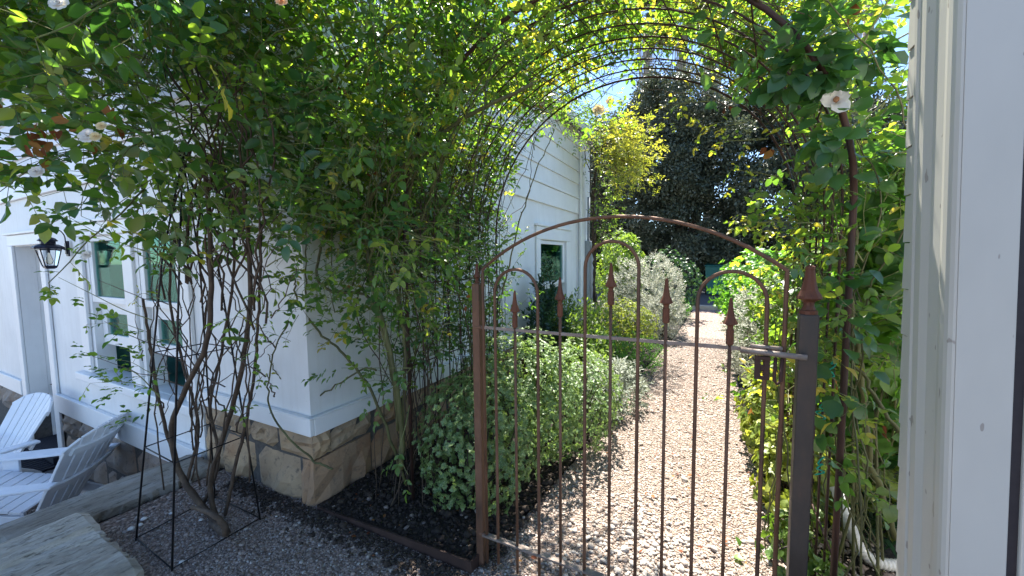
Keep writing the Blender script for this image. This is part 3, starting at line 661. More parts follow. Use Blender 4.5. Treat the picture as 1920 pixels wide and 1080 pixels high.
# ================================================================== NEAR DOORWAY (right edge)
nd = thing('doorway', 'white moulded doorway casing of the near building, cut by the right edge', 'doorway', (.48, 1.3, 0))
def lean(zz): return -.030 * (zz - 1.15)       # the old frame is a little out of plumb
prof = [(.56,1.388),(.4625,1.388),(.460,1.384),(.460,1.37),(.4635,1.364),(.4630,1.345),(.4605,1.340),(.4605,1.325),(.465,1.312),(.4685,1.302),(.470,1.256),(.469,1.250),(.4655,1.243),(.4640,1.230),(.4645,1.214),(.467,1.203),(.472,1.196),(.476,1.1935)]
b = MB(); n = len(prof); b.add([(x + lean(-.05), y, -.05) for x, y in prof] + [(x + lean(3.3), y, 3.3) for x, y in prof], [(i, i+1, n+i+1, n+i) for i in range(n-1)] + [])
b.build('casing', MT['casing'], nd)
def leanbox(x0, x1, y0, y1):
    a, c = lean(-.05), lean(3.3)
    return MB().add([(x0+a,y0,-.05),(x1+a,y0,-.05),(x1+a,y1,-.05),(x0+a,y1,-.05),(x0+c,y0,3.3),(x1+c,y0,3.3),(x1+c,y1,3.3),(x0+c,y1,3.3)], [(0,3,2,1),(4,5,6,7),(0,1,5,4),(1,2,6,5),(2,3,7,6),(3,0,4,7)])
bevel(leanbox(.4765, .565, 1.1925, 1.385).build('jamb', MT['casing'], nd), .002)
leanbox(.5655, .581, 1.197, 1.385).build('door_seal', MT['darkseal'], nd)
bevel(leanbox(.5815, .66, 1.188, 1.385).build('door_stop', MT['casing'], nd), .004)
MB().box(.501, 3.2, 1.401, 1.452, -.1, 3.3).build('wall', MT['paint'], nd)
zz0 = aty(1700, 711, 1.45)[2]; ex = .126
z = zz0 - 9 * ex
while z < 3.25:
    b = MB(); x0, x1 = .4692 + lean(z), .4728 + lean(z + ex); b.add([(.50,1.391,z),(.50,1.455,z),(x0,1.455,z),(x0,1.391,z),(.50,1.391,z+ex-.003),(.50,1.455,z+ex-.003),(x1,1.455,z+ex-.003),(x1,1.391,z+ex-.003)], [(0,1,2,3),(7,6,5,4),(3,2,6,7),(1,0,4,5),(2,1,5,6),(0,3,7,4)])
    b.build('siding_board', MT['casing'], nd); z += ex

# ================================================================== GATE
GY = 1.55
gate = thing('garden_gate', 'rusty iron garden gate with hoops and spear tipped pickets across the gravel path', 'gate', (-.95, GY, 0))
def circ(cx, cz, r, a0, a1, n=20): return [(cx + r*math.cos(a), GY, cz + r*math.sin(a)) for a in np.linspace(a0, a1, n)]
acx, acz, acr = -.3675, .739, .917
a1_ = math.acos((.211 - acx) / acr)
arc = circ(acx, acz, acr, PI - a1_, a1_, 28)
b = MB(); b.tube([(-.9455, GY, .03), (-.9455, GY, arc[0][2] - .02)] + arc + [(.211, GY, arc[-1][2] - .02), (.211, GY, .03)], .0072, 8); b.build('frame', MT['iron'], gate, True)
def hoop(xl, xr_, top):
    r = (xr_ - xl) / 2; cx = (xl + xr_) / 2; a = [(cx + r*math.cos(t), GY, top - r + r*math.sin(t)) for t in np.linspace(PI, 0, 16)]
    MB().tube([(xl, GY, .045)] + [(xl, GY, zz) for zz in (.4, .8, top - r - .02)] + a + [(xr_, GY, top - r - .02), (xr_, GY, .8), (xr_, GY, .4), (xr_, GY, .045)], .0070, 8).build('hoop', MT['iron'], gate, True)
hoop(-.884, -.672, 1.451); hoop(-.463, -.254, 1.562); hoop(-.050, .160, 1.447)
FIN = [(.0095, 0), (.0125, .004), (.0125, .052), (.0095, .056), (.0095, .066), (.013, .070), (.024, .074), (.020, .084), (.013, .10), (.0085, .125), (.006, .155), (.0035, .165)]
for x, tip in ((-.782, 1.357), (-.570, 1.419), (-.359, 1.477), (-.155, 1.420), (.054, 1.356)):
    p = MB().tube([(x, GY, .035), (x, GY, .6), (x, GY, tip - .165)], .0064, 8).build('picket', MT['iron'], gate, True)
    MB().lathe(FIN, (x, GY, tip - .165), 8).build('finial', MT['rust'], p)
bevel(MB().box(-.965, .217, GY - .004, GY + .004, 1.1745, 1.188).build('rail', MT['rail'], gate), .001)
bevel(MB().box(-.965, .217, GY - .014, GY + .014, .162, .172).build('rail', MT['rail'], gate), .001)
b = MB(); b.tube([(-.985, GY, .167), (-.955, GY, .167)], .011, 8); b.tube([(-.985, GY, 1.181), (-.955, GY, 1.181)], .011, 8); b.build('hinge', MT['iron'], gate)
lt = MB(); lt.tube([(.085, GY - .026, 1.182), (.268, GY - .034, 1.176)], .0095, 8)
lt.build('latch_bolt', MT['rail'], gate, True)
MB().tube([(.115, GY - .012, 1.196), (.205, GY - .012, 1.194)], .007, 8).build('latch_guide', MT['rail'], gate, True)
b = MB(); b.box(.128, .172, GY - .028, GY - .0085, 1.155, 1.166); b.box(.128, .146, GY - .018, GY - .012, 1.085, 1.155); b.box(.156, .172, GY - .018, GY - .012, 1.085, 1.155); b.box(.146, .156, GY - .018, GY - .012, 1.085, 1.098); b.box(.146, .156, GY - .018, GY - .012, 1.115, 1.135)
bevel(b.build('latch_plate', MT['arbor'], gate), .001)
b = MB(); b.tube([(.186, GY - .026, 1.165), (.184, GY - .028, 1.09), (.192, GY - .028, 1.078), (.202, GY - .028, 1.09), (.204, GY - .026, 1.165)], .0055, 6); b.build('latch_hasp', MT['arbor'], gate, True)
# posts
def post(name, label, x, y, hw, top, fs, mat):
    t = thing(name, label, 'gate post', (x, y, 0), 'posts of the garden gate')
    bevel(MB().box(x - hw, x + hw, y - hw, y + hw, -.1, top).build('shaft', MT[mat], t), .004, 2)
    pf = [(1.05, 0), (1.05, .012), (.80, .016), (.62, .03), (.64, .040), (.78, .045), (1.48, .054), (1.40, .062), (1.0, .080), (.76, .102), (.60, .132), (.52, .150), (.58, .152), (.58, .160), (.28, .166)]
    b = MB().lathe([(r_*hw*fs, z_*fs) for r_, z_ in pf], (x, y, top), 12)
    k = len(b.v)
    b.build('finial', MT['rust'], t)
    return t
post('gate_post', 'grey steel latch post with a rusty flared finial, right of the gate', .274, GY + .012, .0255, 1.31, .95, 'post')
post('gate_post', 'slimmer rusty brown hinge post at the left end of the gate', -.984, GY + .012, .0195, 1.385, .55, 'iron')

# ================================================================== ARBOR
AX, AZ, AR, AY0, AY1 = -.60, 1.70, 1.03, 1.80, 2.90
arb = thing('rose_arbor', 'brown iron rod arbor arching over the path behind the gate', 'arbor', (AX, AY0, 0))
def rib_pts(yy, r=AR, n=30): return [(AX - r, yy, .0), (AX - r, yy, .9)] + [(AX + r*math.cos(a), yy, AZ + r*math.sin(a)) for a in np.linspace(PI, 0, n)] + [(AX + r, yy, .9), (AX + r, yy, .0)]
NR = 9
for k in range(NR):
    yy = AY0 + (AY1 - AY0) * k / (NR - 1)
    MB().tube(rib_pts(yy), .0112 if k == 0 else (.0075 if k == NR - 1 else .0048), 6).build('rib', MT['arbor'], arb, True)
for a in np.linspace(PI * .97, PI * .03, 15):
    c_, s_ = math.cos(a), math.sin(a); da = .10
    MB().tube([(AX + AR*math.cos(a+da)*1.0, AY0, AZ + AR*math.sin(a+da)), (AX + AR*c_, (AY0+AY1)/2, AZ + AR*s_), (AX + AR*math.cos(a-da), AY1, AZ + AR*math.sin(a-da))], .0035, 5).build('cross_rod', MT['arbor'], arb, True)
for sx in (-1, 1):
    for zz in (.35, .85, 1.35): MB().tube([(AX + sx*AR, AY0, zz), (AX + sx*AR, AY1, zz)], .0042, 5).build('cross_rod', MT['arbor'], arb, True)

# ================================================================== OBELISK TRELLIS
ob = thing('obelisk_trellis', 'black wire obelisk trellis standing on the gravel around the rose stems', 'trellis', (-2.54, 1.06, 0))
base = [(-2.75,.87), (-2.31,.85), (-2.31,1.27), (-2.79,1.27)]; topc = [(-2.60,1.02), (-2.42,1.02), (-2.42,1.19), (-2.60,1.19)]
def leg_at(i, zz): t = zz / 1.52; return (base[i][0]*(1-t) + topc[i][0]*t, base[i][1]*(1-t) + topc[i][1]*t, zz)
for i in range(4): MB().tube([leg_at(i, -.08), leg_at(i, 1.52), (-2.51, 1.105, 2.05)], .0047, 6).build('leg', MT['black'], ob, True)
for zz in (.012, .51, 1.02, 1.52):
    b = MB()
    for i in range(4): b.tube([leg_at(i, zz), leg_at((i+1) % 4, zz)], .0034, 5)
    b.build('ring', MT['black'], ob, True)
MB().lathe([(.004, 0), (.022, .02), (.026, .04), (.014, .065), (.003, .075)], (-2.51, 1.105, 2.04), 10).build('finial', MT['black'], ob, True)

# ================================================================== RETAINING WALL, EDGING
rw = thing('retaining_wall', 'grey weathered stone wall capped with long slabs above the sunken patio', 'wall', (-3.2, .8, 0))
MB().box(-3.31, -3.14, -1.5, 1.46, -.78, -.03).build('mortar', MT['mortar'], rw)
def slab(x0, x1, y0, y1, z0, z1, nx, ny, amp, cuts=None, label=None, mat='coping'):
    P = []; b = MB(); nz = 3
    for j in range(ny):
        for i in range(nx):
            s, t = i/(nx-1), j/(ny-1); x = x0 + (x1-x0)*s; yy = y0 + (y1-y0)*t
            e = min(s*(x1-x0), (1-s)*(x1-x0), t*(y1-y0), (1-t)*(y1-y0))
            w1 = .02 * math.sin(x*9 + yy*4) + .014 * math.sin(x*23 - yy*9)
            zt_ = z1 + amp * (math.sin(x*13 + 1.3) * .35 + math.sin(x*31 + yy*3) * .18 + rng.normal(0, .13)) - (.016 if e < .012 else 0)
            if i in (0, nx-1): x += rng.normal(0, .008) + w1 * .5
            if j in (0, ny-1): yy += rng.normal(0, .008) + w1 * .5
            if cuts: x, yy, zt_ = cuts(x, yy, zt_)
            P.append((x, yy, zt_))
    F = [(j*nx+i, j*nx+i+1, (j+1)*nx+i+1, (j+1)*nx+i) for j in range(ny-1) for i in range(nx-1)]
    ring = [i for i in range(nx)] + [j*nx+nx-1 for j in range(1, ny)] + [(ny-1)*nx+i for i in range(nx-2, -1, -1)] + [j*nx for j in range(ny-2, 0, -1)]
    prev = ring; m_ = len(ring)
    for q in range(1, nz):
        cur = []
        for r in ring:
            x, yy, zt_ = P[r]; cur.append(len(P)); f = q/(nz-1)
            P.append((x + rng.normal(0, .007), yy + rng.normal(0, .007), zt_*(1-f) + z0*f))
        for k in range(m_): F.append((prev[(k+1) % m_], prev[k], cur[k], cur[(k+1) % m_]))
        prev = cur
    F.append(tuple(prev[::-1])); b.add(P, F); return b.build('coping_stone', MT[mat], rw, False, label=label)
slab(-3.50, -3.16, .50, 1.45, -.03, .062, 12, 30, .010)
slab(-3.52, -3.15, -1.4, .488, -.03, .058, 12, 40, .010)
def chip(x, yy, zz):
    yy = min(yy, .775 - max(0, -2.95 - x) * -.05); 
    if x > -2.88 and zz > 0: zz -= .036
    elif zz > 0: zz += .010 * math.sin((x + 3.1) * 22)
    if x > -2.55: yy -= (x + 2.55) * .10
    return x, yy, zz
slab(-3.13, -2.33, -1.2, .775, -.05, .128, 44, 70, .015, chip, 'broad pale slab with a raised ridge, nearest the camera', 'paleslab')
for k in range(6):
    x0 = -1.4 + k * .48
    b = MB(); b.box(-3.335, -3.30, x0, x0 + .46, -.4 + .03*(k % 2), -.035); bevel(b.build('stone', MT['fieldstone'], rw), .015)
    b = MB(); b.box(-3.335, -3.30, x0 + .2, x0 + .64, -.78, -.42 + .02*(k % 2)); bevel(b.build('stone', MT['fieldstone'], rw), .015)
ed = thing('bed_edging', 'rusty steel strip edging the dark flower bed beside the gate', 'edging', (-1.0, 1.5, 0))
b = MB(); b.add([(-2.09,1.476,-.05),(-1.005,1.482,-.05),(-1.005,1.492,-.05),(-2.09,1.486,-.05),(-2.09,1.476,.020),(-1.005,1.482,.062),(-1.005,1.492,.062),(-2.09,1.486,.020)], [(0,3,2,1),(4,5,6,7),(0,1,5,4),(1,2,6,5),(2,3,7,6),(3,0,4,7)]); b.build('strip', MT['edging'], ed)
b = MB(); b.add([(-1.0045,1.482,-.05),(-.995,1.482,-.05),(-.985,1.56,-.05),(-.995,1.56,-.05),(-1.0045,1.482,.062),(-.995,1.482,.062),(-.985,1.56,.062),(-.995,1.56,.062)], [(0,3,2,1),(4,5,6,7),(0,1,5,4),(1,2,6,5),(2,3,7,6),(3,0,4,7)]); b.build('strip', MT['edging'], ed)

# ================================================================== ADIRONDACK CHAIRS
def adirondack(label, loc, rot):
    t = thing('garden_chair', label, 'garden chair', loc, 'white garden chairs on the patio')
    o = Vector(loc); R3 = Matrix.Rotation(rot, 3, 'Z')
    def put(b, name, bw=.006):
        b.v = [tuple(R3 @ Vector(p) + o) for p in b.v]; return bevel(b.build(name, MT['chairpaint'], t), bw)
    # local: sits facing -Y, X across
    def seat_z(y): return .36 + (-.02 - y) * .24            # front (y=-.5) high, back low
    for k in range(7):
        y0 = -.50 + k * .074; b = MB(); c = (0, y0 + .034, seat_z(y0 + .034)); b.obox(c, (.27, 0, 0), (0, .0335, -.0335*.24), (0, .0024, .010)); put(b, 'seat_slat', .004)
    for sx in (-1, 1):
        b = MB(); x = sx * .262
        pts = [(-.52, .30, .44), (-.30, .26, .40), (0, .18, .33), (.25, .06, .22), (.42, 0, .10), (.47, 0, .05)]
        P = [(x-.012, y, za) for y, za, zb_ in pts] + [(x-.012, y, zb_) for y, za, zb_ in pts] + [(x+.012, y, za) for y, za, zb_ in pts] + [(x+.012, y, zb_) for y, za, zb_ in pts]
        m_ = len(pts); F = []
        for i in range(m_-1): F += [(i, i+1, m_+i+1, m_+i), (2*m_+i+1, 2*m_+i, 3*m_+i, 3*m_+i+1), (m_+i, m_+i+1, 3*m_+i+1, 3*m_+i), (i+1, i, 2*m_+i, 2*m_+i+1)]
        F += [(0, m_, 3*m_, 2*m_), (m_-1, 3*m_-1, 4*m_-1, 2*m_-1)]
        b.add(P, F); put(b, 'side_rail', .004)
        b = MB(); b.box(sx*.29 - .014, sx*.29 + .014, -.50, -.39, 0, .555); put(b, 'front_leg')
        b = MB(); xa = sx * .335
        b.add([(xa-.07,-.60,.557),(xa+.07,-.60,.557),(xa+.075,-.2,.557),(xa+.045,.28,.557),(xa-.045,.28,.557),(xa-.075,-.2,.557)] + [(xa-.07,-.60,.58),(xa+.07,-.60,.58),(xa+.075,-.2,.58),(xa+.045,.28,.58),(xa-.045,.28,.58),(xa-.075,-.2,.58)],
              [(5,4,3,2,1,0),(6,7,8,9,10,11)] + [(i, (i+1) % 6, 6+(i+1) % 6, 6+i) for i in range(6)]); put(b, 'armrest', .008)
    # fan back, reclining
    rec = math.radians(28); up = np.array([0, math.sin(rec), math.cos(rec)]); nn = np.array([0, -math.cos(rec), math.sin(rec)]); p0 = np.array([0, .03, .235])
    N = 7
    for k in range(N):
        f0, f1 = (k / N * 2 - 1), ((k+1) / N * 2 - 1); wb_, wt_ = .25, .365; q = []
        for h in (0, .25, .5, .66, .76, .82):
            wd = wb_ + (wt_ - wb_) * h / .8
            for f in (f0 + .016, f1 - .016):
                hh = min(h, .60 + .225 * math.sqrt(max(0, 1 - f*f*.92))); q.append(p0 + np.array([1., 0, 0]) * wd * f + up * hh + nn * (-.05 * (1 - f*f)))
        q = np.array(q); b = MB(); F = []; m_ = len(q)
        for i in range(5): a = i*2; F += [(a, a+1, a+3, a+2), (m_+a+1, m_+a, m_+a+2, m_+a+3), (a+2, m_+a+2, m_+a, a), (a+1, m_+a+1, m_+a+3, a+3)]
        F += [(0, m_, m_+1, 1), (m_-2, m_-1, 2*m_-1, 2*m_-2)]
        b.add(list(q) + list(q - nn * .018), F); put(b, 'back_slat', .003)
    for h, wd in ((.36, .36), (.66, .30)):
        b = MB(); P = [p0 + np.array([wd*f, 0, 0]) + up*h - nn*(.019 + .05*(1 - f*f*.8) + e) + up*d for d in (-.03, .03) for e in (0, .02) for f in np.linspace(-1, 1, 9)]
        F = []
        for i in range(8): F += [(i+1, i, 18+i, 18+i+1), (9+i, 9+i+1, 27+i+1, 27+i), (i, i+1, 9+i+1, 9+i), (18+i+1, 18+i, 27+i, 27+i+1)]
        F += [(0, 9, 27, 18), (8, 26, 35, 17)]
        b.add(P, F); put(b, 'back_batten', .003)
    return t
adirondack('white garden chair with its fan back towards the doorway', (-5.98, .86, -.75), math.radians(6))
adirondack('white garden chair turned away, its grey underside against the capped wall', (-4.84, 1.03, -.75), math.radians(-48))
dm = thing('door_mat', 'dark blue woven mat on the patio before the doorway', 'door mat', (-6.9, 1.2, -.75))
b = MB()
for k in range(14):
    x = -7.35 + k * .07; b.box(x, x + .045, .98, 1.42, -.742, -.725)
for k in range(7):
    y = 1.0 + k * .065; b.box(-7.36, -6.39, y, y + .03, -.749, -.735)
b.build('weave', MT['mat'], dm)

# ================================================================== BACKGROUND PIECES
bn = thing('wheelie_bin', 'dark green rubbish bin under the oak at the end of the path', 'bin', (-.05, 16.2, .05))
bx, by, bh = .07, 16.4, 1.12
P = [(bx-.30,by-.30,.10),(bx+.30,by-.30,.10),(bx+.30,by+.33,.10),(bx-.30,by+.33,.10),(bx-.37,by-.37,bh),(bx+.37,by-.37,bh),(bx+.37,by+.40,bh),(bx-.37,by+.40,bh)]
bevel(MB().add(P, [(0,3,2,1),(4,5,6,7),(0,1,5,4),(1,2,6,5),(2,3,7,6),(3,0,4,7)]).build('body', MT['bin'], bn), .03)
bevel(MB().add([(bx-.40,by-.42,bh+.004),(bx+.40,by-.42,bh+.004),(bx+.40,by+.45,bh+.004),(bx-.40,by+.45,bh+.004),(bx-.39,by-.40,bh+.05),(bx+.39,by-.40,bh+.05),(bx+.36,by+.42,bh+.12),(bx-.36,by+.42,bh+.12)], [(0,3,2,1),(4,5,6,7),(0,1,5,4),(1,2,6,5),(2,3,7,6),(3,0,4,7)]).build('lid', MT['bin'], bn), .02)
for sx in (-1, 1): MB().tube([(bx+sx*.30, by+.40, .17), (bx+sx*.36, by+.40, .17)], .12, 14).build('wheel', MT['darkseal'], bn)
pp = aty(1628, 60, 17.)
pl = thing('utility_pole', 'grey wooden utility pole against the sky behind the right arch leg', 'utility pole', (pp[0], 17, 0))
MB().tube([(pp[0], 17, -.3), (pp[0], 17, 6), (pp[0], 17, 13)], [.16, .145, .12], 12).build('shaft', MT['pole'], pl, True)
bevel(MB().box(pp[0]-.50, pp[0]-.18, 16.85, 17.15, pp[2]-.8, pp[2]+.25).build('transformer', MT['greymetal'], pl), .04)
MB().tube([(pp[0]-.2, 17, pp[2]-.2), (pp[0]-.1, 17, pp[2]-.2)], .03, 6).build('bracket', MT['greymetal'], pl)

# ================================================================== PIPE, TIES, SMALL THINGS
pts = [atz(1588, 945, .30), atz(1590, 975, .22), atz(1603, 1012, .11), atz(1628, 1045, .05), atz(1660, 1058, .036), atz(1700, 1060, .034), atz(1760, 1062, .034)]
pts[0] = pts[1] + np.array([-.03, .10, .10])
sp = spline(pts, 120); rr = .0255 + .0022 * np.sin(np.arange(len(sp)) * 2 * PI / 4)
b = MB(); b.tube(sp, rr, 12); b.build('drain_pipe', MT['pipe'], None, True, loc=tuple(sp[40]), label='white ribbed drain pipe curving over the soil behind the near doorway')
bpy.data.objects['drain_pipe']['category'] = 'pipe'
def tie(u, v, yy, label):
    c = aty(u, v, yy); k = [c + np.array([.012*math.cos(i*1.9), .006*math.sin(i*2.3), .034 - i*.0085]) + rng.normal(0, .004, 3) for i in range(9)]
    b = MB(); b.tube(spline(k, 40), .0028, 5); o = b.build('plant_tie', MT['tie'], None, True, loc=tuple(c)); tag(o, label, 'plant tie', 'green ties on the arbor')
tie(1541, 772, 1.83, 'longest green twine knot on the arbor rods, midway down the latch post')
tie(1562, 690, 1.83, 'small green twine knot on the arbor level with the gate latch')
tie(1537, 874, 1.83, 'lowest green twine knot on the arbor rods beside the latch post')
for (u, v, r_, lab) in ((246, 994, .022, 'pale split shell stone at the foot of the left trellis leg'), (263, 986, .017, 'white stone touching the left trellis leg, behind the split one'), (270, 975, .02, 'oval white stone between trellis leg and coping'), (321, 964, .014, 'round white pebble halfway along the coping front'), (377, 976, .014, 'flat white pebble beside the rose root'), (341, 1056, .016, 'white chip by the nearest trellis foot'), (518, 969, .008, 'small white pebble before the sandstone base'), (910, 1032, .009, 'white pebble in the bed corner by the hinge post')):
    c = atz(u, v, .004); b = MB(); b.lathe([(.15, -.4), (.75, -.3), (1., 0), (.8, .35), (.3, .55)], (0, 0, 0), 9)
    b.v = [(c[0] + x*r_*(1 + .12*math.sin(5*y+u)), c[1] + y*r_*.8*(1 + .1*math.sin(4*x+v)), c[2] + r_*.4 + zz*r_*.6) for x, y, zz in b.v]
    tag(b.build('white_stone', MT['pipe'], None, True, loc=tuple(c)), lab, 'stone', 'white stones on the gravel')

# ================================================================== ROSES
def ell(c, r, n, shell=.0):
    d = unit(rng.normal(0, 1, (n, 3))); rad = (shell + (1 - shell) * rng.random(n)) ** (1/2.2); return np.array(c) + d * rad[:, None] * np.array(r), d
def px(*pts): return [aty(u, v, y) for u, v, y in pts]

# --- the rose on the obelisk
ra = thing('climbing_rose', 'climbing rose on the obelisk trellis, its dark crown hiding the upper left wall', 'climbing rose', (-2.55, 1.05, 0))
cb = MB()
for c, r0, r1 in ((px((412,985,1.12),(372,940,1.10),(335,880,1.08),(322,800,1.06),(352,720,1.04),(388,640,1.05),(396,540,1.06),(392,420,1.06),(385,300,1.05)), .017, .010),
                  (px((405,975,1.16),(395,900,1.15),(425,800,1.14),(452,700,1.13),(468,580,1.12),(466,460,1.10),(455,330,1.08)), .014, .009),
                  (px((395,965,1.14),(350,905,1.10),(318,830,1.08),(296,740,1.05),(282,650,1.02),(268,560,1.0)), .012, .006),
                  (px((420,980,1.20),(440,880,1.22),(462,790,1.22),(478,690,1.22),(486,560,1.2),(490,420,1.16)), .010, .006),
                  (px((350,905,1.10),(372,800,1.16),(345,690,1.18),(318,560,1.14),(330,420,1.1)), .009, .006),
                  (px((380,950,1.14),(410,860,1.2),(395,760,1.2),(420,640,1.2),(440,480,1.16),(420,360,1.12)), .009, .006),
                  (px((398,980,1.12),(425,1000,1.04),(405,968,1.0),(360,950,1.0)), .022, .010)):
    cane(cb, c, r0, r1, 36, .0018)
for i in range(14):
    u0 = rng.uniform(300, 470); cane(cb, px((u0, rng.uniform(760, 930), 1.12), (u0 + rng.normal(0, 30), 700, 1.1), (u0 + rng.normal(0, 45), 560, 1.1), (u0 + rng.normal(0, 50), 430, 1.08)), .0045, .002, 24, .006, 5)
for i in range(16):
    u0 = rng.uniform(290, 500); cane(cb, px((u0 + rng.normal(0, 20), rng.uniform(480, 640), 1.1), (u0 + rng.normal(0, 30), 420, 1.08), (u0 + rng.normal(0, 50), 280, 1.02), (u0 + rng.normal(-30, 80), 120, .95)), .0055, .0035, 16, .012, 5)
for i in range(34):
    u0, v0 = rng.uniform(265, 520), rng.uniform(430, 800); du, dv = rng.normal(0, 70), -rng.uniform(40, 130); y0 = rng.uniform(.98, 1.22)
    cane(cb, px((u0, v0, y0), (u0 + du * .5, v0 + dv * .4, y0 + rng.normal(0, .03)), (u0 + du, v0 + dv, y0 + rng.normal(0, .05))), .0034, .0014, 12, .004, 5)
cb.build('cane', MT['oldcane'], ra, True)
tw = MB(); LA, LB = Leaves(), Leaves()
for c, r, n in (((-2.85, .92, 2.35), (.95, .42, .58), 330), ((-2.1, 1.05, 2.35), (.42, .35, .52), 130), ((-3.35, .82, 2.45), (.55, .30, .45), 95), ((-2.05, .85, 2.75), (.7, .38, .38), 110)):
    P, D = ell(c, r, n, .25)
    for p, d in zip(P, D):
        if p[2] < (1.84 if p[0] > -2.65 else 1.84 + .62 * min(1., (-2.65 - p[0]) / .4)): continue
        shoot(LA if rng.random() < .6 else LB, tw, p, d + np.array([-.25, -.25, .45]), rng.uniform(.3, .65), rng.uniform(.048, .072), rng.uniform(.1, .75), .45 if p[0] > -2.7 else .2, .055)
for u, v, y, du, n in ((300, 560, 1.0, -1, 1), (270, 620, 1.0, -1, 1), (330, 640, 1.05, -1, 1), (285, 700, 1.02, -1, 1), (300, 740, 1.04, -1, 1), (320, 700, 1.02, 1, 1), (430, 620, 1.12, 1, 1), (480, 560, 1.15, 1, 1), (480, 650, 1.2, 1, 1), (500, 500, 1.16, 1, 1), (440, 760, 1.14, 1, 1), (470, 720, 1.2, 1, 1), (360, 520, 1.0, -1, 1), (400, 500, 1.05, 1, 1), (350, 450, 1.0, -1, 1), (310, 480, 1.0, -1, 1), (450, 450, 1.1, 1, 1), (520, 470, 1.2, 1, 1)):
    shoot(LA, tw, aty(u, v, y), (du * .8, -.35, .35), rng.uniform(.22, .40), rng.uniform(.030, .042), rng.uniform(.2, .7), .5, .05, .002)
for path_ in (px((285, 600, 1.02), (230, 580, .95), (170, 550, .90), (110, 520, .87)), px((300, 480, 1.04), (240, 460, .98), (190, 440, .94), (130, 408, .90)), px((330, 450, 1.03), (280, 430, .98), (235, 405, .95)), px((300, 745, 1.02), (255, 700, .96), (215, 690, .93))):
    q = spline(path_, 18); tw.tube(q, np.linspace(.0032, .0014, len(q)), 4, False)
for u, v, y, n_ in ((100, 545, .87, 4), (150, 560, .90, 2), (160, 655, .95, 3), (200, 690, .94, 3), (205, 740, .95, 4), (180, 480, .92, 3), (100, 385, .88, 4), (225, 720, .96, 3), (250, 660, .96, 3), (245, 780, 1.0, 3), (290, 760, 1.0, 3), (255, 620, .96, 3)):
    for k in range(n_): compound_leaf(LA, aty(u, v, y) + rng.normal(0, .02, 3), np.array([-.8, -.2, rng.uniform(-.5, .2)]) + rng.normal(0, .3, 3), .036, np.array([0, .2, 1.]), rng.uniform(.15, .6))
tw.build('twigs', MT['twig'], ra, kind='stuff')
LA.build(ra, MT['rose'], ROSE, 190); LB.build(ra, MT['rosedark'], ROSE, 110)
LD = Leaves()
for u, v, y, n in ((75, 250, .52, 9), (135, 245, .56, 5), (210, 215, .58, 4), (60, 285, .50, 5), (45, 275, .5, 4)):
    for k in range(n): LD.add(aty(u, v, y) + rng.normal(0, .04, 3), unit(rng.normal(0, 1, 3) + np.array([-.4, 0, -.8])), unit(rng.normal(0, 1, 3)), rng.uniform(.035, .05), rng.uniform(.2, 1))
LD.build(ra, MT['dry'], ROSE, 0, 'dead_leaves')
for u, v, y, r, m in ((166, 256, .50, .024, 'petal'), (180, 257, .49, .015, 'cream'), (191, 237, .50, .014, 'cream'), (70, 323, .48, .022, 'petal'), (112, 8, .46, .024, 'petal'), (163, 478, .86, .024, 'petal'), (528, 4, .70, .015, 'peach')):
    rose_flower(ra, aty(u, v, y), r, MT[m], (.5, -.6, .35))

# --- the rose on the left side and over the top of the arbor
rb_ = thing('climbing_rose', 'climbing rose smothering the left half and top of the arbor', 'climbing rose', (-1.7, 1.9, 0))
cb = MB()
for c, r0, r1 in ((px((766,870,1.72),(765,770,1.72),(745,655,1.70),(722,560,1.68),(704,470,1.66),(708,380,1.66),(765,320,1.68),(880,232,1.74),(1010,165,1.8)), .015, .010),
                  (px((760,800,1.74),(750,700,1.72),(712,560,1.66),(640,545,1.60),(612,520,1.58),(618,470,1.58),(650,380,1.58)), .010, .007),
                  (px((775,900,1.8),(715,740,1.70),(660,660,1.64),(615,620,1.60),(575,560,1.56),(570,520,1.54)), .009, .005),
                  (px((768,850,1.78),(772,640,1.78),(748,500,1.78),(772,410,1.78),(792,330,1.78),(850,240,1.8)), .011, .008),
                  (px((720,690,1.70),(690,690,1.68),(600,740,1.62),(540,700,1.56),(520,660,1.52)), .006, .003),
                  (px((640,870,1.52),(600,850,1.5),(540,790,1.46),(520,730,1.44),(535,650,1.42),(560,600,1.42)), .0065, .004),
                  (px((700,450,1.66),(620,380,1.55),(560,290,1.45),(520,200,1.35)), .010, .006),
                  (px((690,420,1.6),(600,250,1.5),(660,140,1.5),(760,60,1.5)), .010, .006)):
    cane(cb, [np.array(q) * np.array([1, 1, 1]) - np.array([0, .06, 0]) for q in c], r0, r1, 40, .003)
for k in range(16):
    u, v = rng.uniform(560, 960), rng.uniform(330, 560); y = 1.46 + (u - 560) / 400 * .3; du = rng.uniform(-120, 200)
    cane(cb, px((u, v, y), (u + du * .25, v - 110, y - .02), (u + du * .6, v - 220, y - .03), (u + du, v - 310, y)), rng.uniform(.003, .006), .002, 24, .003, 5)
cb.build('cane', MT['cane'], rb_, True)
cb = MB()
for k in range(60):
    yy = rng.uniform(1.68, 3.0); x0 = AX - AR + rng.normal(-.02, .09); a1 = rng.uniform(20, 120) if rng.random() < .55 else rng.uniform(120, 172); pts = [(x0 + rng.normal(0, .12), yy, .0), (x0 + rng.normal(0, .05), yy + rng.normal(0, .08), .6), (x0 + rng.normal(0, .06), yy + rng.normal(0, .1), 1.2)]
    rr = AR + rng.normal(.04, .05)
    for a in np.arange(0, a1, 18): t = PI - math.radians(a); pts.append((AX + rr*math.cos(t) + rng.normal(0, .03), yy + rng.normal(0, .12), AZ + rr*math.sin(t)))
    cane(cb, pts, rng.uniform(.0022, .0042), .0016, 44, .006, 5)
cb.build('cane', MT['oldcane'], rb_, True, label='many thin brown canes woven through the arbor')
